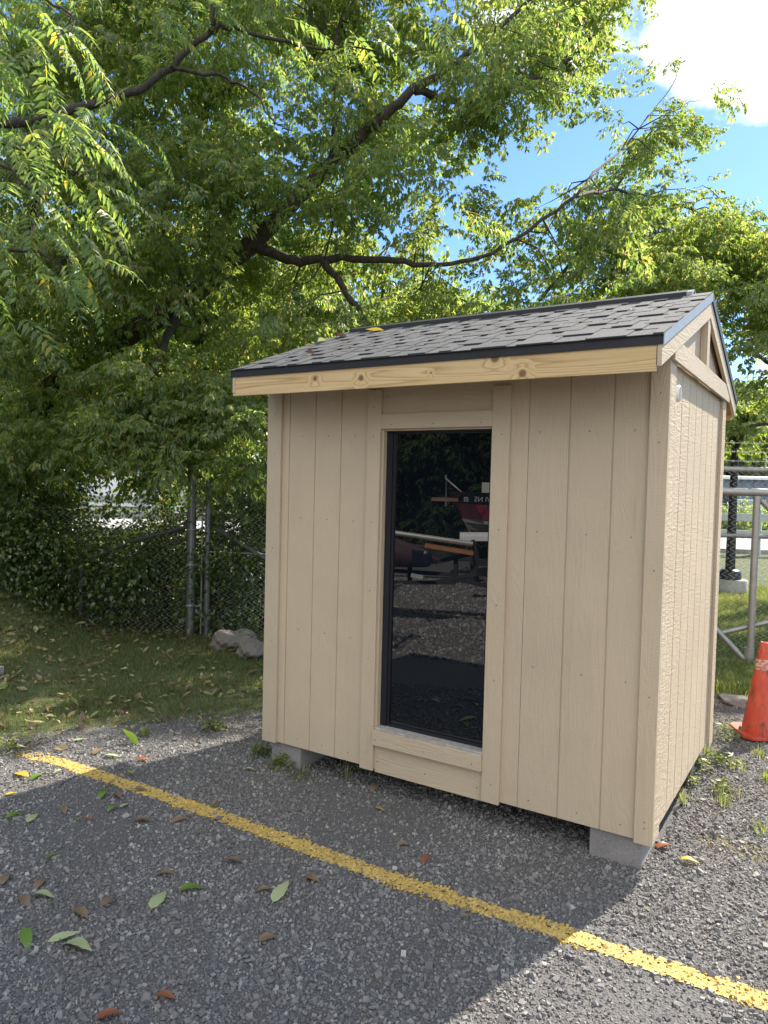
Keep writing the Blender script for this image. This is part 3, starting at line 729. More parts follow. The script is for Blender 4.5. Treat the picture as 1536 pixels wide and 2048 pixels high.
# tall post with clamps
tp = empty('gate_post', (-3.22, 2.37, 0), 'tall round galvanised gate post with clamp bands under the branches', 'post')
px_, py_ = -3.22, 2.37
mb = MB(); mb.tube([(px_, py_, -.05), (px_, py_, 2.42)], .052, 18); mb.lathe([(.054, 2.42), (.05, 2.45), (.02, 2.47)], 18, (px_, py_)); mb.build('post_tube', M['galv_dull'], tp)
for z in (.37, .84, 1.25, 1.52):
    mb = MB(); mb.lathe([(.0525, z-.014), (.058, z-.012), (.058, z+.012), (.0525, z+.014)], 18, (px_, py_)); mb.bar((px_+.05, py_+.01, z), (px_+.13, py_+.045, z), .008, .022)
    mb.build('clamp_band', M['galv'], tp)
mb = MB(); mb.tube([(px_+.125, py_+.045, .04), (px_+.125, py_+.045, 1.84)], .010, 8); mb.build('slide_rod', M['galv'], tp)

# ------------------------------------------------------------------ traffic cone
cx, cy = 2.672, 2.62
cone = empty('traffic_cone', (cx, cy, .0), 'scuffed orange traffic cone with a dirty white taped collar beside the gate', 'cone')
def conemat():
    mm, t, p = mat('worn_orange_vinyl')
    n = noise(t, mapping(t, (1, 1, .35)), 30, 8, .8); n2 = noise(t, mapping(t), 7, 4, .6)
    base = ramp(t, [(.35, (.50, .058, .030)), (.7, (.62, .10, .055))], n2)
    sc_ = mth(t, 'MULTIPLY', ramp(t, [(.45, (0,0,0)), (.60, (1,1,1))], n), ramp(t, [(.40, (.15,.15,.15)), (.62, (1,1,1))], n2))
    c = mixrgb(t, mth(t, 'MULTIPLY', sc_, .95), base, (.055, .028, .022))
    L(t, c, p.inputs['Base Color']); p.inputs['Roughness'].default_value = .5; bump(t, p, n, .2, .003); return mm
M['cone'] = conemat()
mb = MB(); mb.lathe([(.135, .032), (.132, .06), (.112, .18), (.09, .32), (.068, .47), (.049, .60), (.034, .695), (.030, .705), (.024, .706), (.021, .69)], 32, (cx, cy))
mb.build('cone_body', M['cone'], cone)
mb = MB(); h = .185; ch = .05
octo = [(-h+ch, -h), (h-ch, -h), (h, -h+ch), (h, h-ch), (h-ch, h), (-h+ch, h), (-h, h-ch), (-h, -h+ch)]
a_ = R(28); octo = [(cx+x*math.cos(a_)-y*math.sin(a_), cy+x*math.sin(a_)+y*math.cos(a_)) for x, y in octo]
mb.prism(octo, 0.004, .032, 'z'); mb.build('cone_base', M['cone'], cone, bevel=.006)
def collar():
    mm, t, p = mat('dirty_white_tape'); n = noise(t, mapping(t, (1,1,2)), 30, 5, .7)
    L(t, ramp(t, [(.47, (.44, .12, .09)), (.58, (.55, .50, .48))], n), p.inputs['Base Color']); return mm
M['tape'] = collar()
mb = MB(); mb.lathe([(.0655, .50), (.0668, .502), (.0555, .575), (.0530, .578)], 32, (cx, cy)); mb.f.pop(); mb.m.pop(); mb.sm.pop()
mb.build('collar', M['tape'], cone)

# ------------------------------------------------------------------ far things behind the gate
M['lamp_black'] = simple('black_lamp_paint', (.012, .013, .014), .4, 0, .1)
M['bluewall'] = simple('blue_grey_metal_siding', (.14, .19, .27), .5, 0, .08, 3)
M['white_metal'] = simple('white_painted_metal', (.72, .74, .76), .45, 0, .05, 3)
M['grey_rail'] = simple('galvanised_guard_rail', (.42, .46, .46), .5, .3, .1, 6)
M['asphalt'] = concrete('pale_asphalt', (.34, .33, .31))
lp = atz(1458, 1190); lx, ly = float(lp[0]), float(lp[1])
lamp = empty('lamp_post', (lx, ly, 0), 'black lamp post on a round concrete footing beyond the gate', 'lamp post')
mb = MB(); mb.lathe([(.30, -.02), (.30, .27), (.28, .29)], 28, (lx, ly)); mb.build('footing', M['concrete'], lamp)
mb = MB(); mb.lathe([(.19, .291), (.19, .42), (.14, .46), (.09, .47)], 20, (lx, ly)); mb.build('base_plate', M['lamp_black'], lamp)
mb = MB(); mb.tube([(lx, ly, .47), (lx, ly, 2.62)], [.085, .06], 16); mb.build('pole', M['lamp_black'], lamp)
mb = MB(); mb.lathe([(.07, 2.62), (.12, 2.66), (.15, 2.86), (.16, 2.88), (.04, 2.95)], 16, (lx, ly)); mb.build('lantern', M['lamp_black'], lamp)
# road behind, guard rail, blue building
def gpt(px, d): 
    q = at(px, 1000, d); return np.array([q[0], q[1]])
r0, r1 = gpt(600, 24), gpt(2300, 21)
ux = (r1-r0)/np.linalg.norm(r1-r0); un = np.array([-ux[1], ux[0]])
def strip(name, s0, s1, o0, o1, z, mt):
    P4 = [r0+ux*s0+un*o0, r0+ux*s1+un*o0, r0+ux*s1+un*o1, r0+ux*s0+un*o1]
    V = [(p[0], p[1], z) for p in P4]; return npmesh(name, V, [(0,1,2,3)], mt)
tag(strip('road', -90, 120, 0, 12, .012, M['asphalt']), 'pale asphalt road beyond the fences', 'road', None, 'structure')
kb = MB(); a, b = r0-ux*90-un*.1, r0+ux*120-un*.1; kb.bar((a[0], a[1], .06), (b[0], b[1], .06), .2, .14)
tag(kb.build('kerb', M['concrete']), 'concrete kerb along the far road', 'kerb', None, 'structure')
gd = empty('guard_rail', (float((r0+ux*8)[0]), float((r0+ux*8)[1]), 0), 'long grey timber rail barrier beside the far road', 'barrier')
for z, hgt in ((.62, .24), (1.12, .22)):
    a, b = r0-ux*30-un*.8, r0+ux*45-un*.8; mb = MB(); mb.bar((a[0], a[1], z), (b[0], b[1], z), .08, hgt); mb.build('rail', M['grey_rail'], gd)
for k in range(24):
    a = r0-ux*28-un*.68+ux*k*3; mb = MB(); mb.box(a[0]-.12, a[0]+.12, a[1]-.12, a[1]+.12, -.1, 1.35); mb.build('rail_post', M['grey_rail'], gd)
def building(name, px0, px1, d0, d1, depth, h, wallm, roofm, label, over=.3, details=None):
    a, b = gpt(px0, d0), gpt(px1, d1); e = (b-a); ln = np.linalg.norm(e); e /= ln; n_ = np.array([-e[1], e[0]])
    c0 = (a+b)/2
    o = empty(name, (float(c0[0]), float(c0[1]), 0), label, 'building', None)
    q = [a, b, b+n_*depth, a+n_*depth]
    mb = MB(); mb.prism([tuple(x) for x in q], -.1, h, 'z')
    k = int(ln/.6)
    for i in range(k):
        p0 = a+e*(i+.5)*ln/k; mb.bar((p0[0]-n_[0]*.015, p0[1]-n_[1]*.015, 0), (p0[0]-n_[0]*.015, p0[1]-n_[1]*.015, h-.02), .06, .03, up=(e[0], e[1], 0))
    mb.build('wall', wallm, o)
    # shallow gable roof, ridge parallel to the front
    mb = MB(); A = a-e*over-n_*over; B = b+e*over-n_*over; Cc = b+e*over+n_*(depth+over); Dd = a-e*over+n_*(depth+over); m0 = (A+Dd)/2; m1 = (B+Cc)/2; rz = h+depth*.015
    V = [(*A, h), (*B, h), (*Cc, h), (*Dd, h), (*m0, rz), (*m1, rz)]; V += [(x, y, z-.14) for x, y, z in V]
    mb.add(V, [(0,1,5,4), (4,5,2,3), (6,10,11,7), (10,9,8,11), (0,6,7,1), (3,2,8,9), (0,4,10,6), (4,3,9,10), (1,7,11,5), (5,11,8,2)])
    mb.build('roof', roofm, o)
    for (kind, s, z0, w_, h_) in (details or []):
        p0 = a+e*s; mb = MB(); t = .12
        mb.prism([tuple(p0-e*w_/2-n_*t), tuple(p0+e*w_/2-n_*t), tuple(p0+e*w_/2-n_*.02), tuple(p0-e*w_/2-n_*.02)], z0, z0+h_, 'z'); mb.build(kind, M['frame'] if kind == 'window' else M['white_metal'], o)
    return o
building('metal_building', 1180, 1760, 43, 40, 14, 2.75, M['bluewall'], M['white_metal'], 'low blue-grey metal building beyond the guard rail', details=[('door', 3.0, 0, 1.1, 2.0), ('window', 7.0, 1.0, 1.4, .9), ('window', 11.0, 1.0, 1.4, .9), ('door', 14, 0, 2.2, 2.1)])
building('warehouse', -500, 470, 52, 46, 16, 2.55, simple('pale_blue_siding', (.42, .50, .60), .5, 0, .05, 2), M['white_metal'], 'long pale warehouse glimpsed through the foliage at left', details=[('door', 9, 0, 3, 2.4), ('window', 16, 1.1, 2, .9), ('window', 22, 1.1, 2, .9), ('door', 28, 0, 3, 2.4)])
q = at(1500, 1010, 38); ex_, ey_ = float(q[0]), float(q[1])
ac = empty('utility_cabinet', (ex_, ey_, 0), 'grey utility cabinet standing before the blue building', 'cabinet')
mb = MB(); mb.box(ex_-.7, ex_+.7, ey_-.5, ey_+.5, .12, 1.5); mb.build('cabinet_body', M['grey_rail'], ac, bevel=.03)
mb = MB(); mb.box(ex_-.8, ex_+.8, ey_-.6, ey_+.6, -.02, .118); mb.build('plinth', M['concrete'], ac)
mb = MB(); mb.box(ex_-.3, ex_-.27, ey_-.52, ey_-.5005, .2, 1.42); mb.box(ex_+.25, ex_+.28, ey_-.52, ey_-.5005, .2, 1.42); mb.build('door_seam', M['frame'], ac)
# ------------------------------------------------------------------ boulders and timber
def boulder(px, py, r, label, sq=.62):
    p0 = atz(px, py); bm = None
    me = bpy.data.meshes.new('boulder'); import bmesh
    bm = bmesh.new(); bmesh.ops.create_icosphere(bm, subdivisions=5, radius=1)
    sd = random.uniform(0, 50)
    for v in bm.verts:
        c = v.co; n_ = .16*math.sin(2.3*c.x+sd)*math.cos(2.9*c.y+sd*.7)+.10*math.sin(4.7*c.z+3.1*c.x+sd)+.045*math.sin(11*c.x+7*c.y+sd)*math.cos(9*c.z)+.03*math.sin(19*c.x+sd)*math.sin(17*c.y+13*c.z)
        v.co = c*(1+n_)*r; v.co.z *= sq
    bm.to_mesh(me); bm.free(); me.materials.append(M['boulder']); me.polygons.foreach_set('use_smooth', [True]*len(me.polygons))
    o = bpy.data.objects.new('boulder', me); COL.objects.link(o); o.location = (p0[0], p0[1], r*sq*.55); tag(o, label, 'boulder', 'boulders at the fence foot'); return o
M['boulder'] = concrete('field_stone', (.135, .105, .070))
boulder(460, 1296, .20, 'rounded tan boulder left of the pair at the fence foot')
boulder(505, 1312, .17, 'rounded tan boulder nearest the shed wall at the fence foot')
boulder(487, 1283, .15, 'small boulder lying behind the other two at the fence')
boulder(1478, 1408, .16, 'flat pale stone in the grass behind the cone', .30)
q = atz(-30, 1345)
tb = MB(); tb.bar((q[0]-.5, q[1]-.25, .04), (q[0]+.22, q[1]+.02, .04), .10, .08)
tag(tb.build('landscape_timber', M['weathered'], bevel=.006), 'weathered timber edging lying in the leaves at far left', 'timber')

# ------------------------------------------------------------------ foliage tools
def rotmats(yaw, pitch, roll):
    cy_, sy_, cp_, sp_, cr_, sr_ = np.cos(yaw), np.sin(yaw), np.cos(pitch), np.sin(pitch), np.cos(roll), np.sin(roll)
    z0 = np.zeros_like(cy_); o1 = np.ones_like(cy_)
    Rz = np.stack([cy_, -sy_, z0, sy_, cy_, z0, z0, z0, o1], -1).reshape(-1, 3, 3)
    Ry = np.stack([cp_, z0, sp_, z0, o1, z0, -sp_, z0, cp_], -1).reshape(-1, 3, 3)
    Rx = np.stack([o1, z0, z0, z0, cr_, -sr_, z0, sr_, cr_], -1).reshape(-1, 3, 3)
    return Rz@Ry@Rx
def instance(tv, tf, pos, Rm, scale):
    n = len(pos); V = np.einsum('nij,kj->nki', Rm, tv)*scale[:, None, None]+pos[:, None]
    Fc = tf[None]+(np.arange(n)*len(tv))[:, None, None]
    return V.reshape(-1, 3), Fc.reshape(-1, tf.shape[1])
def leaflet(L_, Wd, fold=.25, droop=.15):
    """pointed leaf lying along +x, folded along the midrib: quads only (degenerate-free)"""
    v = np.array([[0, 0, 0], [.36*L_, Wd/2, fold*Wd*.5], [L_, 0, -droop*L_], [.36*L_, -Wd/2, fold*Wd*.5], [.5*L_, 0, -.25*droop*L_]])
    f = np.array([[0, 4, 1, 1], [1, 4, 2, 2], [0, 3, 4, 4], [3, 2, 4, 4]])
    return v, f
def tri_leaflet(L_, Wd, fold=.3, droop=.15):
    v = np.array([[0, 0, 0], [.38*L_, Wd/2, fold*Wd*.5], [L_, 0, -droop*L_], [.38*L_, -Wd/2, fold*Wd*.5]])
    return v, np.array([[0, 2, 1], [0, 3, 2]])
def place(v, f, org, yaw, pitch, roll, s, VV, FF_):
    Rm = rotmats(np.array([yaw]), np.array([pitch]), np.array([roll]))[0]
    b = sum(len(a) for a in VV); VV.append(v@Rm.T*s+org); FF_.append(f+b)
def compound_twig(rs, L_=.42, nodes=6, k=5, ll=.085, lw=.036):
    """drooping twig of opposite compound leaves, each with k pointed leaflets"""
    VV, FF_ = [], []
    lv, lf = tri_leaflet(1, 1)
    tx = np.linspace(.05, 1, nodes)
    for i, t in enumerate(tx):
        base = np.array([L_*t, 0, -.22*L_*t*t])
        for side in ((-1, 1) if i < nodes-1 else (0, -1, 1)):
            yaw0 = side*rs.uniform(.7, 1.25) + rs.uniform(-.25, .25); pit0 = rs.uniform(.25, 1.0)
            pl = rs.uniform(.05, .09); d = np.array([math.cos(yaw0)*math.cos(pit0), math.sin(yaw0)*math.cos(pit0), -math.sin(pit0)])
            for j in range(k):
                if j == 0: o_, yw = pl+.05, 0
                else: o_, yw = pl+.045*(1-(j-1)//2), (1 if j % 2 else -1)*rs.uniform(.6, 1.1)
                s_ = rs.uniform(.75, 1.2)
                vv = lv*np.array([ll, lw, lw])
                place(vv, lf, base+d*o_, yaw0+yw, pit0+rs.uniform(-.2, .5), rs.uniform(-.9, .9), s_, VV, FF_)
    # the stem
    st = np.array([[0, .004, 0], [0, -.004, 0], [L_, -.0015, -.22*L_], [L_, .0015, -.22*L_], [L_*.5, -.003, -.055*L_], [L_*.5, .003, -.055*L_]])
    b = sum(len(a) for a in VV); VV.append(st); FF_.append(np.array([[0, 1, 4], [0, 4, 5], [5, 4, 2], [5, 2, 3]])+b)
    return np.concatenate(VV), np.concatenate(FF_)
def frond(rs, L_=.62, pairs=10, ll=.125, lw=.042):
    """long pinnate leaf with paired pointed leaflets, arching over"""
    VV, FF_ = [], []; lv, lf = leaflet(1, 1, .35, .22)
    lf3 = np.array([[0, 4, 1], [1, 4, 2], [0, 3, 4], [3, 2, 4]])
    arch = rs.uniform(.25, .55)
    def pt(t): return np.array([L_*t*(1-.12*arch*t), 0, -arch*L_*t*t])
    for i in range(pairs+1):
        t = .16+.84*i/pairs; base = pt(t); sz = math.sin(math.pi*(.22+.68*t))*1.05
        pit = arch*t*1.4
        for side in ((-1, 1) if i < pairs else (0,)):
            yaw = side*rs.uniform(1.05, 1.35) if side else 0
            place(lv*np.array([ll, lw, lw]), lf3, base, yaw, pit*.4+rs.uniform(.25, .65), side*rs.uniform(.0, .4), sz*rs.uniform(.88, 1.08), VV, FF_)
    for i in range(6):
        a, b_ = pt(i/6), pt((i+1)/6); w0 = .0035*(1-i/8); o_ = sum(len(x) for x in VV)
        VV.append(np.array([a+[0, w0, 0], a-[0, w0, 0], b_-[0, w0, 0], b_+[0, w0, 0]])); FF_.append(np.array([[0, 1, 2], [0, 2, 3]])+o_)
    return np.concatenate(VV), np.concatenate(FF_)
rs = np.random.default_rng(5)
TW = [compound_twig(rs) for _ in range(7)]
TWS = [compound_twig(rs, .34, 6, 1, .060, .045) for _ in range(5)]     # simple rounder leaves, for shrubs
FR = [frond(rs) for _ in range(5)]
def crown(name, T, pos, mt, parent, scale=(.85, 1.2), pitch=(-.25, .75), yaw=None):
    pos = np.asarray(pos); n = len(pos); k = rng.integers(0, len(T), n); VV, FF_ = [], []; b = 0
    yw = rng.uniform(0, 2*math.pi, n) if yaw is None else yaw
    pt_ = rng.uniform(*pitch, n); rl = rng.uniform(-.4, .4, n); sc_ = rng.uniform(*scale, n)
    for i, (tv, tf) in enumerate(T):
        mk = k == i
        if not mk.any(): continue
        V, Fc = instance(tv, tf, pos[mk], rotmats(yw[mk], pt_[mk], rl[mk]), sc_[mk]); VV.append(V); FF_.append(Fc+b); b += len(V)
    return npmesh(name, np.concatenate(VV), np.concatenate(FF_), mt, parent)
def inpoly(px, py, poly):
    px = np.asarray(px); py = np.asarray(py); ins = np.zeros(px.shape, bool); j = len(poly)-1
    for i in range(len(poly)):
        xi, yi = poly[i]; xj, yj = poly[j]
        c = ((yi > py) != (yj > py)) & (px < (xj-xi)*(py-yi)/((yj-yi) or 1e-9)+xi); ins ^= c; j = i
    return ins
def atv(px, py, d):
    px, py, d = map(np.asarray, (px, py, d))
    return CAM + d[:, None]*(CF + CR*((px-768)/F_PX)[:, None] - CU*((py-1024)/F_PX)[:, None])
def shades_lot(P):
    """crown points whose shadow would fall on the sunny parts: roof, side wall and open gravel"""
    bad = np.zeros(len(P), bool)
    for z, (x0, x1, y0, y1) in ((2.7, (.55, 4.5, -.4, 2.2)), (0, (2.0, 6, -4.5, 4.0)), (0, (-1.9, .5, -4.9, -2.6)), (0, (-2.3, -.5, -1.6, -.45)), (0, (-2.9, -2.2, -.1, .35)), (0, (-2.2, -1.7, .7, 1.05)), (0, (-3.6, -3.0, .9, 1.3)), (0, (-1.2, -.8, 1.1, 1.6)), (0, (-4.2, -3.6, .1, .5))):
        k = (P[:, 2]-z)/SUN[2]; q = P-SUN*k[:, None]
        bad |= (k > 0) & (q[:, 0] > x0) & (q[:, 0] < x1) & (q[:, 1] > y0) & (q[:, 1] < y1)
    for (a, b, c_) in ((80, 60, 5.6), (190, 200, 5.6), (60, 370, 5.3), (170, 380, 5.4), (90, 500, 5.3), (600, 80, 7.1)):    # and the near fronds, which stand in the sun
        v = P-at(a, b, c_); k = v@SUN; bad |= (k > .8) & (np.linalg.norm(v-k[:, None]*SUN, axis=1) < .62)
    return bad
def shades_patch(P):
    k = P[:, 2]/SUN[2]; q = P-SUN*k[:, None]
    a_ = (k > 0) & (q[:, 0] > -2.4) & (q[:, 0] < -.30) & (q[:, 1] > -1.8) & (q[:, 1] < -.12 + .15*np.sin(7*q[:, 0]))
    for cx_, cy_, r_ in ((-2.5, .2, .24), (-1.9, .85, .2), (-3.3, 1.1, .26), (-1.0, 1.3, .2), (-3.9, .3, .25), (-1.5, .25, .16), (-2.6, 1.6, .2), (-3.0, -.4, .3), (-1.3, 1.9, .15)):
        a_ |= (k > 0) & (((q[:, 0]-cx_)/r_)**2+((q[:, 1]-cy_)/(r_*.8))**2 < 2.2)
    return a_
def clumps(poly, n, dr, rad, per, gaps=(), limbs=(), sunny=True, keep_sun=.06):
    """cluster centres through the volume of a crown, then twigs round each centre"""
    xs_ = [p[0] for p in poly]; ys_ = [p[1] for p in poly]; C = []
    while len(C) < n:
        q = rng.uniform((min(xs_), min(ys_)), (max(xs_), max(ys_)), (n*3, 2))
        ok = inpoly(q[:, 0], q[:, 1], poly)
        for (a, b, ra, rb) in gaps: ok &= ((q[:, 0]-a)/ra)**2+((q[:, 1]-b)/rb)**2 > 1
        q = q[ok]; C += [tuple(x) for x in q]
    C = np.array(C[:n]); d = rng.uniform(dr[0], dr[1], n)
    for lb in limbs:                  # the big limbs hang on the near side of the crown: leaves mostly behind them
        for (a, b), (c_, e_) in zip(lb[:-1], lb[1:]):
            t = np.clip(((C[:, 0]-a)*(c_-a)+(C[:, 1]-b)*(e_-b))/((c_-a)**2+(e_-b)**2), 0, 1)
            near = np.hypot(C[:, 0]-a-t*(c_-a), C[:, 1]-b-t*(e_-b)) < 42
            d = np.where(near & (d < 9.8), rng.uniform(9.5, dr[1], n), d)
    d = np.where((C[:, 0] > 1220) & (dr[0] < 9), rng.uniform(9.8, 13, n), d); P = atv(C[:, 0], C[:, 1], d)
    if sunny: 
        b = shades_lot(P) & (rng.random(n) > keep_sun); P = P[~b]
    m_ = rng.integers(int(per*.5), int(per*1.5)+1, len(P)); ctr = np.repeat(P, m_, 0)
    off = rng.normal(size=(len(ctr), 3)); off /= np.linalg.norm(off, axis=1, keepdims=True); off *= (rng.random(len(ctr))**.5*rad)[:, None]*np.array([1, 1, .62])
    pos = ctr+off; yaw = np.arctan2(off[:, 1], off[:, 0])+rng.normal(0, .5, len(pos))
    k_ = ~shades_patch(pos); return P, pos[k_], yaw[k_]
def limb(mb, pts, rad, n=10):
    """smooth a polyline of points and add it as a tapered branch"""
    pts = [Vector(p) for p in pts]; out = []; rr = []
    for i in range(len(pts)-1):
        p0 = pts[max(i-1, 0)]; p1 = pts[i]; p2 = pts[i+1]; p3 = pts[min(i+2, len(pts)-1)]
        for t in np.linspace(0, 1, 6, endpoint=False):
            q = .5*((2*p1)+(p2-p0)*t+(2*p0-5*p1+4*p2-p3)*t*t+(3*p1-p0-3*p2+p3)*t**3)
            q = q+Vector(rng.normal(0, .012, 3)); out.append(q); rr.append(rad[i]+(rad[i+1]-rad[i])*t)
    out.append(pts[-1]); rr.append(rad[-1]); mb.tube(out, rr, n)
    return out
def twiglets(mb, centres, spine, mx=400, r0=.013):
    """thin crooked branches from the nearest limb point to each leaf cluster"""
    sp = np.array([list(p) for p in spine])
    for c in centres[:mx]:
        d = np.linalg.norm(sp-c, axis=1); i = int(np.argmin(d+rng.uniform(0, .8, len(d)))); a = sp[i]
        if d[i] > 1.35: continue
        mids = [a+(c-a)*t+rng.normal(0, .07*d[i]**.5, 3)+np.array([0, 0, .12*math.sin(math.pi*t)*d[i]]) for t in (.35, .7)]
        q = min(r0, .010); mb.tube([a, mids[0], mids[1], c], [q+.002*d[i], q*.8, q*.5, q*.22], 5, cap=False)

# ------------------------------------------------------------------ the leaning maple over the shed
P3 = lambda *a: tuple(at(*a))
tree = empty('leaning_maple', tuple(at(-60, 1240, 10.6)*[1, 1, 0]), 'large multi-stemmed tree leaning over the shed roof from behind the left fence', 'tree')
tm = MB(); spine = []
spine += limb(tm, [at(-60, 1260, 10.6), at(-10, 1000, 10.4), at(70, 820, 10), at(200, 710, 9.6), at(370, 600, 9.2), at(520, 470, 9), at(660, 330, 8.8), at(745, 250, 8.7), at(830, 180, 8.6), at(960, 90, 8.5), at(1100, -40, 8.4)],
              [.26, .22, .18, .15, .125, .105, .080, .062, .050, .032, .014], 14)
spine += limb(tm, [at(500, 490, 9), at(590, 520, 8.9), at(650, 516, 8.8), at(770, 520, 8.8), at(880, 530, 8.9), at(1010, 492, 8.8), at(1150, 392, 8.8), at(1180, 355, 9.2)],
              [.07, .060, .050, .040, .028, .022, .019, .012], 8)
spine += limb(tm, [at(645, 520, 8.8), at(690, 580, 8.7), at(735, 650, 8.6), at(760, 720, 8.6)], [.05, .04, .03, .02], 7)
spine += limb(tm, [at(665, 330, 8.8), at(668, 220, 8.8), at(672, 100, 8.9), at(700, -60, 9)], [.045, .03, .025, .015], 7)
spine += limb(tm, [at(370, 605, 9.2), at(330, 480, 9.6), at(350, 330, 10), at(420, 200, 10.3), at(440, 20, 10.6)], [.10, .085, .06, .045, .02], 8)
spine += limb(tm, [at(60, 820, 10), at(40, 560, 10.2), at(100, 330, 10.4), at(180, 100, 10.8), at(200, -200, 11)], [.12, .10, .07, .05, .02], 10)
spine += limb(tm, [at(830, 180, 8.6), at(930, 200, 8.9), at(1060, 160, 9.3), at(1180, 80, 9.6), at(1260, -60, 9.9)], [.05, .04, .03, .02, .01], 7)
spine += limb(tm, [at(370, 600, 9.2), at(300, 760, 8.3), at(260, 860, 7.9), at(330, 930, 7.7)], [.06, .04, .025, .012], 7)
spine += limb(tm, [at(-60, 900, 10.3), at(-200, 600, 10), at(-300, 300, 10)], [.15, .1, .05], 8)
outline = [(-200, -130), (1260, -130), (1275, -30), (1285, 60), (1260, 120), (1180, 150), (1130, 200), (1070, 255), (1040, 290), (990, 285), (940, 330),
           (960, 400), (1030, 390), (1110, 385), (1170, 300), (1215, 230), (1290, 180), (1345, 110), (1365, 130), (1380, 215), (1340, 262), (1310, 300), (1350, 360), (1420, 410),
           (1490, 420), (1530, 470), (1600, 520), (1560, 640), (1500, 640), (1440, 560), (1400, 600), (1060, 640), (800, 690), (690, 650), (540, 800), (540, 930), (400, 985), (300, 960), (200, 985), (60, 950), (-250, 980)]
gaps = [(1075, 300, 75, 60), (680, 590, 55, 50), (625, 225, 36, 60), (465, 215, 28, 40), (1010, 305, 50, 40), (750, 560, 32, 26), (430, 70, 36, 30), (560, 120, 30, 22), (60, 650, 30, 34), (500, 330, 22, 26), (540, 250, 24, 20), (300, 420, 20, 20), (860, 330, 24, 18), (700, 60, 22, 26), (900, 120, 20, 18), (230, 60, 18, 22), (1225, 470, 24, 18), (880, 600, 30, 20), (330, 905, 120, 34)]
C1, pos, yaw = clumps(outline, 455, (7.6, 11.2), .46, 17, gaps, limbs=[[(150,770),(370,600),(520,470),(660,330),(745,250),(830,180)],[(645,515),(770,522)],[(1000,500),(1150,392),(1200,330)]])
twiglets(tm, C1, spine, 420)
lobes = [(1090, 600), (1120, 410), (1200, 320), (1230, 240), (1290, 195), (1345, 110), (1375, 70), (1400, 90), (1395, 140), (1418, 170), (1412, 240), (1350, 280), (1320, 330), (1350, 345), (1410, 365), (1425, 400), (1500, 400), (1536, 450), (1620, 470), (1600, 620), (1500, 640), (1430, 560), (1380, 610)]
C1b, pos_b, yaw_b = clumps(lobes, 92, (11.0, 13.6), .36, 15, [(1225, 470, 24, 20), (1330, 330, 22, 26), (1180, 545, 20, 14), (1450, 580, 50, 60), (1300, 540, 18, 12)], keep_sun=.25)
far_limb = limb(tm, [at(1150, 392, 8.8), at(1230, 380, 10.5), at(1330, 400, 12), at(1450, 440, 13), at(1540, 470, 13.5)], [.022, .022, .018, .012, .006], 7)
far_limb += limb(tm, [at(1080, 600, 11.5), at(1160, 500, 11.8), at(1260, 330, 12.2), at(1330, 230, 12.4), at(1400, 200, 12.6)], [.03, .025, .018, .012, .004], 7)
far_limb += limb(tm, [at(1160, 500, 11.8), at(1270, 470, 12.2), at(1390, 400, 12.6), at(1480, 410, 12.9)], [.022, .018, .012, .004], 7)
far_limb += limb(tm, [at(1180, 355, 9.2), at(1250, 290, 10.8), at(1330, 190, 12.2), at(1375, 110, 12.8)], [.014, .013, .009, .004], 7)
twiglets(tm, C1b, far_limb, 120)
pos = np.concatenate([pos, pos_b]); yaw = np.concatenate([yaw, yaw_b])
# low sprays hanging round the tall post
C1c, pos_c, yaw_c = clumps([(250, 780), (540, 760), (540, 950), (420, 975), (340, 935), (240, 870)], 34, (7.3, 8.2), .34, 15, sunny=False)
pos = np.concatenate([pos, pos_c]); yaw = np.concatenate([yaw, yaw_c])
tm.build('trunk', M['bark'], tree)
crown('crown', TW, pos, M['leaf_main'], tree, yaw=yaw, scale=(.6, .98))
# ------------------------------------------------------------------ second tree, behind and right of the shed
t2 = empty('young_maple', tuple(at(1720, 1100, 13)*[1, 1, 0]), 'lighter sunlit tree reaching in from the right behind the shed', 'tree')
tm = MB(); sp2 = limb(tm, [at(1720, 1230, 13), at(1690, 1000, 13), at(1650, 800, 12.8), at(1600, 600, 12.6), at(1560, 480, 12.5)], [.16, .15, .12, .08, .03], 10)
sp2 += limb(tm, [at(1650, 800, 12.8), at(1560, 740, 12), at(1490, 700, 11.2), at(1440, 720, 10.8)], [.06, .04, .02, .008], 7)
sp2 += limb(tm, [at(1690, 900, 12.8), at(1560, 850, 11.4), at(1480, 860, 10.6), at(1455, 880, 10.4)], [.05, .03, .018, .006], 7)
pol2 = [(1400, 600), (1440, 640), (1500, 610), (1536, 470), (1900, 400), (1900, 900), (1536, 880), (1520, 905), (1490, 880), (1465, 930), (1440, 940), (1436, 830), (1480, 830), (1536, 830), (1536, 690), (1480, 700), (1440, 760), (1425, 700)]
C2, pos, yaw = clumps(pol2, 105, (9.6, 13.5), .36, 10, [(1500, 745, 60, 42), (1480, 650, 45, 50)], keep_sun=.5)
twiglets(tm, C2, sp2, 60, .008); tm.build('trunk', M['bark'], t2)
crown('crown', TW, pos, M['leaf_main'], t2, yaw=yaw, scale=(.7, .95))
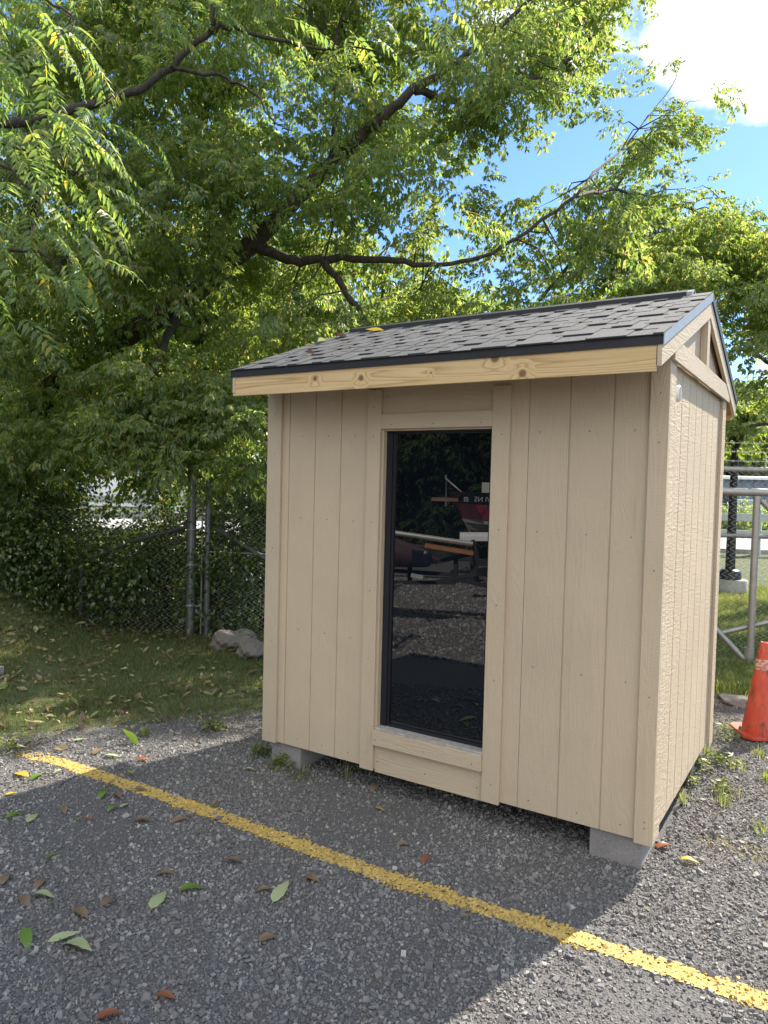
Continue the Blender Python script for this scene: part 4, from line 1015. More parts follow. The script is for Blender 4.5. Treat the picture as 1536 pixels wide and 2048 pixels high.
# ------------------------------------------------------------------ deeper sunlit trees that close the view
def backtree(pxs, d, ztop, spread, n, label, mt='leaf_far', name='broadleaf_tree', group='sunlit trees closing the view behind the fence', per=16, sc=(1.5, 2.2)):
    b = at(pxs, 1000, d); o = empty(name, (b[0], b[1], 0), label, 'tree', group)
    mb = MB(); sp = limb(mb, [(b[0], b[1], -.1), (b[0]+.1, b[1], ztop*.3), (b[0]-.1, b[1]+.1, ztop*.6), (b[0], b[1], ztop*.9)], [.24, .19, .12, .03], 10)
    u = rng.normal(size=(n, 3)); u /= np.linalg.norm(u, axis=1, keepdims=True); rad = rng.random(n)**.4
    c = np.array([b[0], b[1], ztop*.65]) + u*rad[:, None]*np.array([spread, spread, ztop*.37])
    c = c[~(shades_lot(c) & (rng.random(len(c)) > .1))]
    c = c if ztop > 9 else c[rng.random(len(c)) < .82]
    twiglets(mb, c, sp, 60, .02); mb.build('trunk', M['bark'], o)
    m_ = rng.integers(per//2, per*3//2, len(c)); ctr = np.repeat(c, m_, 0)
    off = rng.normal(size=(len(ctr), 3)); off /= np.linalg.norm(off, axis=1, keepdims=True); off *= (rng.random(len(ctr))**.5*.75)[:, None]*np.array([1, 1, .7]); ctr = (ctr+off)[~shades_patch(ctr+off)]
    crown('crown', TW, ctr, M[mt], o, scale=sc); return o
backtree(120, 16, 7.5, 2.6, 95, 'bushy sunlit tree behind the left end of the fence')
backtree(430, 17.5, 8.0, 2.7, 105, 'tall sunlit tree seen through the gap above the fence posts')
backtree(760, 16, 7.0, 2.6, 95, 'sunlit tree directly behind the left half of the shed')
backtree(1080, 17, 5.6, 2.4, 75, 'lower sunlit tree behind the right half of the shed roof')
# dark distant wood at the right
for (pxs, d, zt, sp_, lab) in ((1440, 62, 11.0, 6, 'distant dark tree rising behind the blue building, nearest the shed corner'), (1560, 66, 12.4, 6.5, 'distant dark tree behind the blue building at the right edge'), (1300, 70, 9, 6, 'distant dark tree mostly hidden behind the shed')):
    backtree(pxs, d, zt, sp_, 120, lab, 'leaf_far', 'distant_tree', 'dark trees beyond the blue building', 14, (4.2, 6.0))
# ------------------------------------------------------------------ tree of heaven, nearer, at the upper left
th = empty('feathery_tree', tuple(at(-420, 1300, 6.4)*[1, 1, 0]), 'nearer tree with long feathery fronds hanging in at the upper left', 'tree')
tm = MB()
sp3 = limb(tm, [at(-420, 1500, 6.4), at(-400, 1000, 6.4), at(-330, 600, 6.3), at(-220, 350, 6.3), at(-60, 260, 6.6), at(100, 235, 6.9), at(270, 180, 7.1), at(345, 130, 7.2), at(420, 62, 7.2), at(470, 58, 7.2), at(600, 92, 7.2), at(700, 96, 7.2), at(800, 110, 7.2)],
             [.14, .13, .10, .08, .045, .042, .036, .032, .028, .022, .016, .010, .005], 12)
sp3 += limb(tm, [at(340, 135, 7.2), at(440, 152, 7.1), at(500, 182, 7.1), at(545, 240, 7.0), at(597, 268, 7.0)], [.022, .016, .012, .008, .004], 6)
sp3 += limb(tm, [at(420, 62, 7.2), at(432, -20, 7.2), at(470, -200, 7.3)], [.03, .022, .01], 6)
sp3 += limb(tm, [at(-330, 600, 6.3), at(-120, 300, 5.6), at(0, 330, 5.4), at(50, 370, 5.3), at(100, 400, 5.2)], [.06, .03, .016, .011, .006], 6)
sp3 += limb(tm, [at(-120, 300, 5.6), at(20, 290, 5.5), at(90, 340, 5.4), at(150, 345, 5.4)], [.02, .012, .009, .005], 6)
sp3 += limb(tm, [at(-330, 600, 6.3), at(-100, 520, 5.6), at(60, 500, 5.4), at(130, 540, 5.4)], [.05, .025, .012, .006], 6)
sp3 += limb(tm, [at(-330, 500, 6.3), at(-140, 60, 5.8), at(40, -20, 5.6), at(150, 40, 5.6)], [.05, .03, .015, .006], 6)
def frond_at(items):
    pos, yw = [], []
    for (px, py, d, n, spread) in items:
        for _ in range(n):
            p = at(px+rng.normal(0, spread), py+rng.normal(0, spread*.8), d+rng.normal(0, .25)); pos.append(p); yw.append(rng.uniform(-.2, 2*math.pi-.2))
    return np.array(pos), np.array(yw)
# leaf rosettes: fronds fan out from branch ends, mostly towards the right of the picture
ends = [(60, 40, 5.6, 8, 45), (150, 90, 5.7, 7, 45), (-20, 120, 5.5, 7, 40), (210, 160, 5.7, 7, 40), (120, 200, 5.5, 7, 45), (40, 260, 5.4, 7, 40), (190, 250, 5.6, 8, 40), (60, 370, 5.3, 8, 40), (160, 380, 5.4, 6, 35),
        (-20, 450, 5.3, 7, 40), (80, 470, 5.3, 8, 40), (20, 560, 5.3, 5, 30), (150, 530, 5.4, 5, 30), (-80, 300, 5.4, 6, 50), (-120, 0, 5.7, 6, 60), (60, -120, 5.8, 10, 80),
        (420, 0, 7.1, 6, 40), (500, 40, 7.1, 5, 35), (590, 70, 7.1, 6, 35), (640, 20, 7.2, 6, 45), (720, 60, 7.2, 6, 40), (790, 100, 7.2, 5, 30), (560, 150, 7.0, 4, 30), (590, 225, 7.0, 4, 20), (880, 30, 7.3, 4, 40), (300, 40, 7, 6, 40)]
pos, yaw = frond_at(ends)
k_ = np.where(rng.random(len(yaw)) < .65)[0]; yaw[k_] = YAW*0 + rng.normal(.35, .75, len(k_))
k_ = ((~shades_lot(pos)) | (rng.random(len(pos)) < .5)) & ~shades_patch(pos); pos, yaw = pos[k_], yaw[k_]
crown('crown', FR, pos, M['leaf_heaven'], th, scale=(.65, 1.08), pitch=(-.1, .75), yaw=yaw)
twiglets(tm, pos[::3], sp3, 70, .005); tm.build('trunk', M['bark'], th)

# ------------------------------------------------------------------ shrubs and vines along the left fence
def shrub(px, base_y, d, w_, h_, n, label, name='fence_shrub', T=TWS, mt='leaf_shrub', zc=.5, group='shrubs along the left fence', cat='shrub'):
    b = at(px, base_y, d); o = empty(name, (b[0], b[1], 0), label, cat, group)
    u = rng.normal(size=(n, 3)); u /= np.linalg.norm(u, axis=1, keepdims=True); rad = rng.random(n)**.45
    c = np.array([b[0], b[1], h_*zc]) + u*rad[:, None]*np.array([w_, w_*.6, h_*.5]); c[:, 2] = np.abs(c[:, 2])+.03
    mb = MB()
    for _ in range(9):
        e_ = c[rng.integers(0, n)]; a_ = np.array([b[0], b[1], 0])+np.append(rng.normal(0, .12, 2), -.02)
        mb.tube([a_, a_+(e_-a_)*.5+rng.normal(0, .08, 3), e_], [.014, .009, .004], 5, cap=False)
    mb.build('stem', M['bark'], o)
    m_ = rng.integers(5, 13, n); ctr = np.repeat(c, m_, 0); off = rng.normal(0, .11, (len(ctr), 3))
    crown('foliage', T, ctr+off, M[mt], o, scale=(.75, 1.1), pitch=(-.8, .6)); return o
shrub(60, 1180, 9.9, 1.0, 2.4, 80, 'leafy shrub below the trunk at the far left of the fence')
shrub(190, 1180, 10.2, .8, 1.15, 45, 'low dark shrub between the far-left bush and the fence post')
shrub(300, 1180, 9.9, .75, 1.1, 45, 'shrub growing just left of the tall gate post')
shrub(462, 1180, 9.6, .6, 1.05, 36, 'shrub showing through the wire right of the gate post')
shrub(560, 1180, 9.4, .6, 2.2, 45, 'tall shrub half hidden by the left edge of the shed')
shrub(-90, 1180, 9.4, 1.0, 2.6, 70, 'tall shrub at the left edge of the picture')
shrub(130, 1180, 8.9, .8, 1.5, 44, 'vine creeping over the wire mesh at the left', 'climbing_vine', mt='leaf_shrub', group=None, cat='vine')
shrub(520, 960, 8.8, .35, 2.2, 22, 'vine hanging on the wire beside the shed wall', 'climbing_vine', mt='leaf_shrub', zc=.62, group=None, cat='vine')
shrub(262, 1180, 8.75, .42, 1.35, 30, 'leafy shrub pushing out before the wire left of the tall post')
shrub(20, 1180, 8.6, .7, 1.9, 60, 'dense shrub at the back of the leafy mound, far left')
shrub(330, 1180, 8.9, .3, 2.0, 26, 'vine climbing the wire against the tall gate post', 'climbing_vine', group=None, cat='vine', zc=.55)
shrub(455, 1180, 8.6, .35, 1.5, 26, 'vine over the wire and brace right of the post pair', 'climbing_vine', group=None, cat='vine', zc=.5)
# yellow-flowered hedge beyond the gate
for px, d, lab in ((1435, 33, 'hedge bush behind the guard rail close to the shed corner'), (1495, 33.5, 'hedge bush behind the guard rail under the cabinet'), (1560, 34, 'hedge bush behind the guard rail at the right edge')):
    b = at(px, 1040, d); o = empty('hedge_bush', (b[0], b[1], 0), lab, 'bush', 'hedge bushes behind the guard rail')
    n = 60; u = rng.normal(size=(n, 3)); u /= np.linalg.norm(u, axis=1, keepdims=True); c = np.array([b[0], b[1], .55])+u*np.array([1.1, .8, .6]); c[:, 2] = np.abs(c[:, 2])
    crown('foliage', TWS, np.repeat(c, 7, 0)+rng.normal(0, .2, (n*7, 3)), M['leaf_far'], o, scale=(1.5, 2.2))

# ------------------------------------------------------------------ grass and litter
def blades(xy, hmin, hmax, wd, mt, name, label, lean=.6):
    n = len(xy); z = height(xy[:, 0], xy[:, 1]); a = rng.uniform(0, 2*math.pi, n); h_ = rng.uniform(hmin, hmax, n); l_ = rng.uniform(.1, lean, n)*h_
    dx, dy = np.cos(a), np.sin(a); b = rng.uniform(0, 2*math.pi, n); ex, ey = np.cos(b)*l_, np.sin(b)*l_; ww = wd*rng.uniform(.6, 1.3, n)/2
    base = np.stack([xy[:, 0], xy[:, 1], z-.004], 1)
    side = np.stack([dx*ww, dy*ww, np.zeros(n)], 1); mid = np.stack([ex*.35, ey*.35, h_*.6], 1); tip = np.stack([ex, ey, h_*.95], 1)
    V = np.stack([base-side, base+side, base+mid+side*.8, base+mid-side*.8, base+tip], 1).reshape(-1, 3)
    k = np.arange(n)*5
    Fc = np.concatenate([np.stack([k, k+1, k+2], 1), np.stack([k, k+2, k+3], 1), np.stack([k+3, k+2, k+4], 1)])
    o = npmesh(name, V, Fc, mt); return tag(o, label, 'grass', None, 'stuff') if label else o
q = scatter(330000, -8.5, .1, -2.2, 3.4); m0 = lawn_mask(q[:, 0], q[:, 1])
pn = .5+.5*np.sin(3.1*q[:, 0]+2*np.sin(2.3*q[:, 1]))*np.sin(2.7*q[:, 1]+1.7*np.sin(1.9*q[:, 0]))
q = q[visible(q, .05) & (rng.random(len(q)) < m0**1.2*(.15+.85*pn)*.8)]
blades(q, .02, .065, .0045, M['grass'], 'lawn_grass', 'short shaded lawn grass left of the shed')
q = np.concatenate([scatter(60000, 1.2, 4.2, 2.9, 5.0), scatter(200000, -1.5, 4.2, 5.0, 12)]); q = q[visible(q, .08) & (rng.random(len(q)) < lawn_mask(q[:, 0], q[:, 1]))]
blades(q, .05, .15, .007, M['grass_sun'], 'lawn_grass', 'bright sunlit grass beyond the gate')
def flat_leaves(xy, size, mt, name, lift=.008):
    n = len(xy); tv = np.array([[-.5, 0, 0], [-.12, .23, .05], [.5, 0, .06], [-.12, -.23, .05], [0, 0, -.02], [.2, .15, .09], [.2, -.15, .02]])
    tf = np.array([[0, 4, 1], [1, 4, 5], [5, 4, 2], [0, 3, 4], [3, 6, 4], [6, 2, 4]])
    z = height(xy[:, 0], xy[:, 1])+lift
    return instance(tv, tf, np.concatenate([xy, z[:, None]], 1), rotmats(rng.uniform(0, 6.28, n), rng.normal(0, .35, n), rng.normal(0, .45, n)), size)
q = scatter(14000, -8, .3, -1.6, 3.2); m0 = lawn_mask(q[:, 0], q[:, 1]); cl = .5+.5*np.sin(4.3*q[:, 0]+2.1*np.sin(3.1*q[:, 1]+1))*np.sin(5.1*q[:, 1]+1.3*np.sin(3.7*q[:, 0]))
q = q[visible(q, .05) & (rng.random(len(q)) < np.maximum((.04+.55*m0)*cl**1.2, .9*np.exp(-(((q[:, 0]+5.2)/1.1)**2+((q[:, 1]-.9)/1.1)**2))))]
V, Fc = flat_leaves(q, np.exp(rng.normal(np.log(.062), .38, len(q))).clip(.025, .14), None, '', .025)
tag(npmesh('leaf_litter', V, Fc, M['dead']), 'scattered yellow and brown fallen leaves over the lawn', 'leaf litter', None, 'stuff')
q = scatter(800, 2.3, 4.4, -1.5, 4.4); q = q[visible(q, .05)]; q = q[rng.random(len(q)) < .10+.3*smooth(q[:, 1], 1, 3)]
V, Fc = flat_leaves(q, rng.uniform(.02, .05, len(q)), None, '', .006)
tag(npmesh('leaf_litter', V, Fc, M['dead']), 'few dry leaf scraps on the gravel right of the shed', 'leaf litter', None, 'stuff')

# single fallen leaves on the gravel: one object each
def leaf_mesh(kind, mt, curl=.12, wd=.40):
    n = 12; V = []; xs_ = np.linspace(0, 1, n)
    for i, x in enumerate(xs_):
        w_ = wd*.5*(math.sin(math.pi*x**.72)**.85)*(1-.15*x)
        if kind == 'curled': zc = .10*math.sin(math.pi*x); e_ = .20*math.sin(math.pi*x)
        else: zc = curl*math.sin(math.pi*x)*.5; e_ = curl*.7*math.sin(3*x+1)
        jag = .012*math.sin(i*2.4)
        V += [(x-.5, -(w_+jag), zc+abs(w_)*.5*e_*4*.5), (x-.5, -w_*.5, zc+.012), (x-.5, 0, zc), (x-.5, w_*.5, zc+.014), (x-.5, w_-jag, zc+abs(w_)*.7*e_*4*.5)]
    Fc = [(i*5+j, (i+1)*5+j, (i+1)*5+j+1, i*5+j+1) for i in range(n-1) for j in range(4)]
    b = len(V); V += [(-.5, -.008, 0), (-.5, .008, 0), (-.66, .015, -.01), (-.66, .005, -.01)]; Fc.append((b, b+1, b+2, b+3))
    me = bpy.data.meshes.new('fallen_leaf'); me.from_pydata(V, [], Fc); me.materials.append(mt); me.polygons.foreach_set('use_smooth', [True]*len(Fc)); me.update(); return me
LM = {k: [leaf_mesh('flat', M['leaf_'+k], .1, .38), leaf_mesh('flat', M['leaf_'+k], .25, .46)] for k in ('pale', 'green', 'yellow')}
for k in ('brown', 'rust'): LM[k] = [leaf_mesh('curled', M['leaf_'+k], .2, .5), leaf_mesh('curled', M['leaf_'+k], .3, .42)]
fallen = [  # px, py, length m, heading deg (image), kind, label
 (318, 1800, .115, 55, 'pale', 'pale green leaf pointing up, left of the flat green leaf on the gravel'),
 (383, 1781, .10, 8, 'green', 'flat bright green leaf right of the pale upright leaf'),
 (562, 1790, .095, 50, 'pale', 'pale green leaf beside a curled tan one, centre of the gravel'),
 (528, 1785, .06, 0, 'brown', 'curled tan leaf just left of the central pale leaf'),
 (128, 1876, .115, 12, 'pale', 'long pale leaf above the broad one near the lower left'),
 (155, 1898, .105, -20, 'pale', 'broad pale leaf lowest of the lower-left group'),
 (53, 1883, .065, -75, 'green', 'rounded green leaf at the left of the two pale ones'),
 (87, 1795, .085, -10, 'pale', 'pale leaf beside a tan upright leaf near the left edge'),
 (50, 1805, .07, -55, 'brown', 'tan leaf standing on edge near the left margin'),
 (12, 1757, .075, 50, 'brown', 'tan leaf cut off by the left margin'),
 (162, 1829, .06, -30, 'brown', 'small tan leaf above the lower-left pale leaves'),
 (218, 1805, .07, 40, 'brown', 'brown leaf left of the pale upright leaf'),
 (332, 1750, .075, -5, 'brown', 'dark brown leaf above the flat green leaf'),
 (80, 1768, .06, 45, 'brown', 'dark brown scrap above the left pale leaf'),
 (105, 1714, .07, 20, 'green', 'green leaf lying alone left of the long shadowed gravel'),
 (467, 1727, .09, -5, 'brown', 'curled brown leaf with a green edge below the yellow line'),
 (537, 1882, .075, 15, 'brown', 'tan jagged leaf in the lower middle gravel'),
 (332, 1995, .065, -15, 'rust', 'rust coloured leaf near the bottom edge'),
 (218, 2033, .08, 10, 'rust', 'rust coloured leaf cut by the bottom edge'),
 (625, 1765, .085, -30, 'brown', 'two-tone brown leaf below the yellow line'),
 (805, 1692, .06, 0, 'brown', 'brown leaf above the yellow line, near the middle'),
 (853, 1722, .05, 40, 'rust', 'small rust leaf close to the middle of the yellow line'),
 (930, 1835, .035, 0, 'brown', 'tiny brown scrap below the yellow line at right'),
 (1380, 1727, .085, -8, 'yellow', 'yellow leaf on sunlit gravel right of the shed block'),
 (1328, 1698, .085, 8, 'rust', 'rust leaf at the shed corner block in the sun'),
 (30, 1636, .09, 20, 'green', 'green leaf at the left margin above the shadow'),
 (65, 1640, .07, 40, 'pale', 'pale leaf overlapping the green leaf at the left margin'),
 (225, 1623, .055, 30, 'green', 'small dark green leaf left of a pale one below the line'),
 (250, 1616, .055, 30, 'pale', 'small pale leaf right of a dark green one below the line'),
 (128, 1625, .05, -70, 'brown', 'brown leaf left of the small round green leaf'),
 (152, 1644, .04, 0, 'green', 'small round green leaf below the line at left'),
 (178, 1645, .05, 0, 'rust', 'small rust leaf beside the round green leaf'),
 (285, 1647, .085, 0, 'brown', 'long brown leaf below the yellow line, first of two'),
 (358, 1646, .085, 12, 'brown', 'brown leaf below the yellow line, farther right of two'),
 (235, 1595, .06, -40, 'brown', 'brown leaf just below the line near the shadow edge'),
 (280, 1583, .075, 0, 'brown', 'brown leaf lying across the edge of the yellow line'),
 (210, 1582, .05, 0, 'green', 'little green leaf below the line above another'),
 (205, 1592, .04, 60, 'green', 'little green leaf standing under its twin'),
 (45, 1552, .08, -30, 'yellow', 'bright yellow-green leaf in the sun at the left margin'),
 (75, 1555, .075, 25, 'green', 'sunlit green leaf right of the yellow one'),
 (22, 1590, .06, 15, 'yellow', 'yellow leaf in the sun patch at the left edge'),
 (258, 1487, .10, 80, 'green', 'dark green leaf standing upright beyond the line end'),
 (225, 1514, .09, -10, 'pale', 'pale leaf lying below the upright green leaf'),
 (285, 1522, .075, 5, 'rust', 'rust leaf above the yellow line'),
 (195, 1503, .08, 30, 'brown', 'tan leaf left of the upright green leaf'),
 (500, 1543, .06, -5, 'pale', 'pale leaf near the left block'),
 (760, 1622, .05, -30, 'yellow', 'yellow leaf under the shed door wall'),
 (748, 1580, .05, 50, 'brown', 'tan leaf under the shed, left of the door'),
 (160, 1478, .09, 10, 'pale', 'pale leaf at the lawn edge'), (100, 1437, .09, 0, 'pale', 'pale leaf on the grass at left'),
 (1310, 1497+100, .04, 0, 'brown', 'brown scrap at the foot of the sunlit wall'),
]
for i, (px, py, ln, hd, kind, lab) in enumerate(fallen):
    p = atz(px, py); e_ = atz(px+10*math.cos(R(hd)), py-10*math.sin(R(hd))); a_ = math.atan2(e_[1]-p[1], e_[0]-p[0])
    ln = min(.085 if kind in ('brown', 'rust') else .145, ln*float(np.linalg.norm(e_-p))/10*F_PX/float((p-CAM)@CF))
    o = bpy.data.objects.new('fallen_leaf', LM[kind][i % 2]); COL.objects.link(o)
    zz = float(height(np.array([p[0]]), np.array([p[1]]))[0])
    o.location = (p[0], p[1], zz+.012); o.rotation_euler = (random.uniform(-.2, .2), random.uniform(-.15, .15), a_); o.scale = (ln*1.15,)*3
    if 'upright' in lab and 'standing' in lab: o.rotation_euler = (R(70), R(-50), a_+1.2); o.location.z = zz+.045
    tag(o, lab, 'leaf', 'fallen leaves on the gravel')
# leaves lying on the roof
for k, (x, s, kind, lab) in enumerate(((.30, .92, 'yellow', 'yellow-green leaf on the upper left of the shingles'), (.10, .80, 'brown', 'tan leaf near the left rake on the shingles'), (.02, .70, 'pale', 'pale leaf at the left rake edge of the roof'), (.34, .24, 'brown', 'tan leaf near the front eave at the left'), (2.15, .62, 'brown', 'small brown scrap high on the right of the shingles'), (.62, .12, 'brown', 'tiny brown scrap just above the front eave'))):
    y = -OE+s*(D/2+OE)*.95; o = bpy.data.objects.new('roof_leaf', LM[kind][k % 2]); COL.objects.link(o)
    o.location = (x, y, roof_z(y)+.022); o.rotation_euler = (math.atan(SL), random.uniform(-.1, .1), random.uniform(0, 6)); ls = (.13, .12, .12, .09, .035, .03)[k]; o.scale = (ls,)*3
    tag(o, lab, 'leaf', 'fallen leaves on the shed roof')
# weeds along the shed's sunny side
def weed(x, y, h_, n, broad, label, name='weed', spread=.05):
    o = empty(name, (x, y, 0), label, 'weed', 'weeds by the shed and gate'); VV, FF_ = [], []
    for _ in range(n):
        a = rng.uniform(0, 2*math.pi); r_ = rng.uniform(0, spread); b_ = np.array([x+r_*math.cos(a), y+r_*math.sin(a), 0])
        if broad:
            v, f = leaflet(rng.uniform(.035, .075), rng.uniform(.018, .03), .3, .3); f = np.array([[0,4,1],[1,4,2],[0,3,4],[3,2,4]])
            place(v, f, b_+[0, 0, rng.uniform(.005, h_)], rng.uniform(0, 6.28), rng.uniform(-.9, .2), rng.uniform(-.4, .4), 1, VV, FF_)
        else:
            hh = h_*rng.uniform(.5, 1.1); l_ = rng.uniform(.1, .7)*hh; e_ = np.array([math.cos(a)*l_, math.sin(a)*l_, hh]); s_ = np.array([-math.sin(a), math.cos(a), 0])*rng.uniform(.0015, .003)
            v = np.array([b_-s_, b_+s_, b_+e_*[.3, .3, .6]+s_, b_+e_*[.3, .3, .6]-s_, b_+e_]); k = sum(len(q_) for q_ in VV); VV.append(v); FF_.append(np.array([[0,1,2],[0,2,3],[3,2,4]])+k)
    ob = npmesh('leaves', np.concatenate(VV), np.concatenate(FF_), M['grass_sun'], o); return o
wl = [(1398, 1545, .10, 60, 1, 'broad leaved weed clump against the foot of the sunny shed wall'), (1412, 1510, .22, 26, 0, 'tall thin grass weed at the rear corner of the shed'), (1440, 1530, .08, 50, 1, 'leafy weed clump between shed and cone'),
      (1442, 1585, .08, 34, 1, 'small yellow-green weed out on the gravel right of the shed'), (1445, 1612, .14, 30, 0, 'tuft of thin grass on the gravel right of the shed'), (1480, 1602, .10, 14, 0, 'tiny grass tuft nearest the right edge'),
      (1368, 1610, .12, 20, 0, 'sparse sprig close to the shed wall in the sun'), (1472, 1536, .07, 46, 0, 'low spreading grass patch below the cone'), (1520, 1512, .06, 50, 0, 'green tuft in front of the cone base'), (1375, 1570, .09, 40, 1, 'weed clump tucked under the wall edge'),
      (1505, 1466, .08, 40, 0, 'grass tuft along the front edge of the cone'), (1455, 1478, .10, 55, 1, 'bushy weed left of the cone base'), (1530, 1560, .07, 40, 0, 'thin tuft at the right edge below the cone'), (1525, 1665, .05, 60, 0, 'mossy grass patch at the right edge on the gravel'),
      (600, 1555, .07, 50, 0, 'shaded grass tuft in front of the left block'), (560, 1535, .08, 50, 1, 'dark weed at the foot of the left block'), (690, 1560, .14, 14, 0, 'thin sprig under the shed beside the door'), (525, 1512, .09, 46, 1, 'weed left of the left block'), (30, 1500, .10, 60, 1, 'yellow-green weed at the left margin by the line'),
      (425, 1460, .08, 60, 1, 'dark tuft on the lawn edge left of the shed'), (290, 1470, .08, 40, 0, 'grass tuft at the lawn edge behind the upright leaf')]
for (px, py, h_, n, br, lab) in wl:
    p = atz(px, py); weed(float(p[0]), float(p[1]), h_, n, br, lab, 'grass_tuft' if not br else 'weed', .09 if n > 40 else .05)

# ------------------------------------------------------------------ what stands behind the viewer (seen in the door glass)
M['hull_dark'] = simple('navy_gelcoat', (.012, .016, .030), .25, 0, .05)
M['hull_red'] = simple('red_gelcoat', (.30, .05, .08), .3, 0, .05)
M['hull_white'] = simple('white_gelcoat', (.72, .72, .72), .3, 0, .03)
M['canvas'] = simple('grey_canvas', (.42, .41, .38), .8, 0, .1, 20)
M['canvas_brown'] = simple('brown_board', (.20, .12, .07), .7, 0, .2, 10)
M['orange_board'] = simple('orange_board', (.36, .15, .06), .6, 0, .15, 10)
M['alu'] = simple('bare_aluminium', (.52, .51, .47), .4, .6, .1, 10)
M['maroon'] = simple('maroon_canoe', (.06, .03, .035), .35, 0, .15, 4)
M['tyre'] = simple('tyre_rubber', (.02, .02, .02), .8)
DB = 13.0
def mz(py, dist): return float(mirror_at(900, py, dist)[2])
bow = mirror_at(893, 1000, DB); bow[2] = 0; bl = 5.6
nb = mirror_at(935, 1000, 1)-mirror_at(935, 1000, 2); nb[2] = 0; nb /= np.linalg.norm(nb); e = np.array([-nb[1], nb[0], 0]); e = -e if e@(mirror_at(1300, 1000, DB)-bow) < 0 else e
if nb[1] < 0: nb = -nb               # towards the shed
boat = empty('motor_boat', (float(bow[0]), float(bow[1]), 0), 'dark blue, red and white motor boat reflected in the glass door', 'boat')
zt, zm, zw, zwb, zk = mz(984, DB), mz(1008, DB), mz(1040, DB), mz(1049, DB), mz(1064, DB)
def hull(z_list, rake_, name, mt, bev=0):
    """port-starboard symmetric hull band between heights"""
    st = np.linspace(0, 1, 15); V = []; 
    for z, wf in z_list:
        fwd = rake_(z)
        for s in (1, -1):
            for t in st:
                wd = wf*1.05*min(1, t*9)**.6 if t > 0 else 0.0
                p = bow+e*(fwd+t*(bl-fwd))+nb*(s*wd-1.05); V.append((p[0], p[1], z))
    n = len(st); Fc = []
    for l in range(len(z_list)-1):
        for s in (0, 1):
            for i in range(n-1):
                a = l*2*n+s*n+i; b = a+2*n; f = (a, a+1, b+1, b); Fc.append(f if s else f[::-1])
    L_ = len(z_list)-1
    for i in range(n-1): Fc.append((L_*2*n+i, L_*2*n+i+1, L_*2*n+n+i+1, L_*2*n+n+i)); Fc.append((i, n+i, n+i+1, i+1))
    Fc.append((n-1, 2*n-1, L_*2*n+2*n-1, L_*2*n+n-1))
    mb = MB(); mb.add(V, Fc); return mb.build(name, mt, boat)
rk = lambda z: max(0, (zt-z)*.55)
hull([(zm, .93), (zt, 1.0)], rk, 'topside', M['hull_dark'])
hull([(zw, .86), (zm-.003, .925)], rk, 'red_band', M['hull_red'])
hull([(zwb, .80), (zw-.003, .85)], rk, 'white_band', M['hull_white'])
hull([(zk-.18, .05), (zk, .6), (zwb-.003, .78)], rk, 'hull_bottom', M['alu'])
p = bow+e*.05+nb*-.02
mb = MB(); a = bow+e*.9-nb*.35; mb.prism([tuple((bow+e*.62-nb*.3)[:2]), tuple((bow+e*3.2-nb*.15)[:2]), tuple((bow+e*3.2-nb*1.9)[:2]), tuple((bow+e*.9-nb*1.7)[:2])], zt+.002, mz(963, DB), 'z'); mb.build('canvas_cover', M['canvas'], boat)
mb = MB(); c0 = bow-e*.05-nb*1.05
mb.tube([c0-nb*.35+[0,0,zt-.3], c0-nb*.35+[0,0,mz(955, DB)], c0-nb*.2+[0,0,mz(950, DB)], c0+nb*.2+[0,0,mz(950, DB)], c0+nb*.35+[0,0,mz(956, DB)], c0+nb*.35+e*.3+[0,0,zt]], .016, 8)
mb.build('bow_ladder', M['galv'], boat)
mb = MB(); mb.tube([bow+e*1.3-nb*1+[0,0,zt], bow+e*1.3-nb*1+[0,0,mz(948, DB)]], .012, 6); mb.disc(tuple(bow+e*1.3-nb*1+[0,0,mz(950, DB)]), tuple(nb), .03, .02, 10); mb.build('bow_light', M['galv'], boat)
mb = MB(); mb.bar(bow-e*.30-nb*.9+[0,0,mz(1001, DB)], bow+e*.2-nb*.9+[0,0,mz(1001, DB)], .5, .06); mb.build('swim_board', M['canvas_brown'], boat)
# lettering on the topside: read from the shed it runs left to right, the glass turns it round
def lettering(txt, height_, loc, xdir, parent, mt, name='lettering'):
    cu = bpy.data.curves.new(name, 'FONT'); cu.body = txt; cu.size = height_; cu.extrude = .002
    ob = bpy.data.objects.new(name, cu); COL.objects.link(ob); dg = bpy.context.evaluated_depsgraph_get(); me = bpy.data.meshes.new_from_object(ob.evaluated_get(dg)); bpy.data.objects.remove(ob)
    o = bpy.data.objects.new(name, me); COL.objects.link(o); me.materials.clear(); me.materials.append(mt)
    xd = Vector(xdir).normalized(); zd = Vector((0, 0, 1)); nd = xd.cross(zd)
    me.transform(Matrix(((xd[0], zd[0], nd[0], loc[0]-parent.location[0]), (xd[1], zd[1], nd[1], loc[1]-parent.location[1]), (xd[2], zd[2], nd[2], loc[2]-parent.location[2]), (0,0,0,1))))
    o.parent = parent; return o
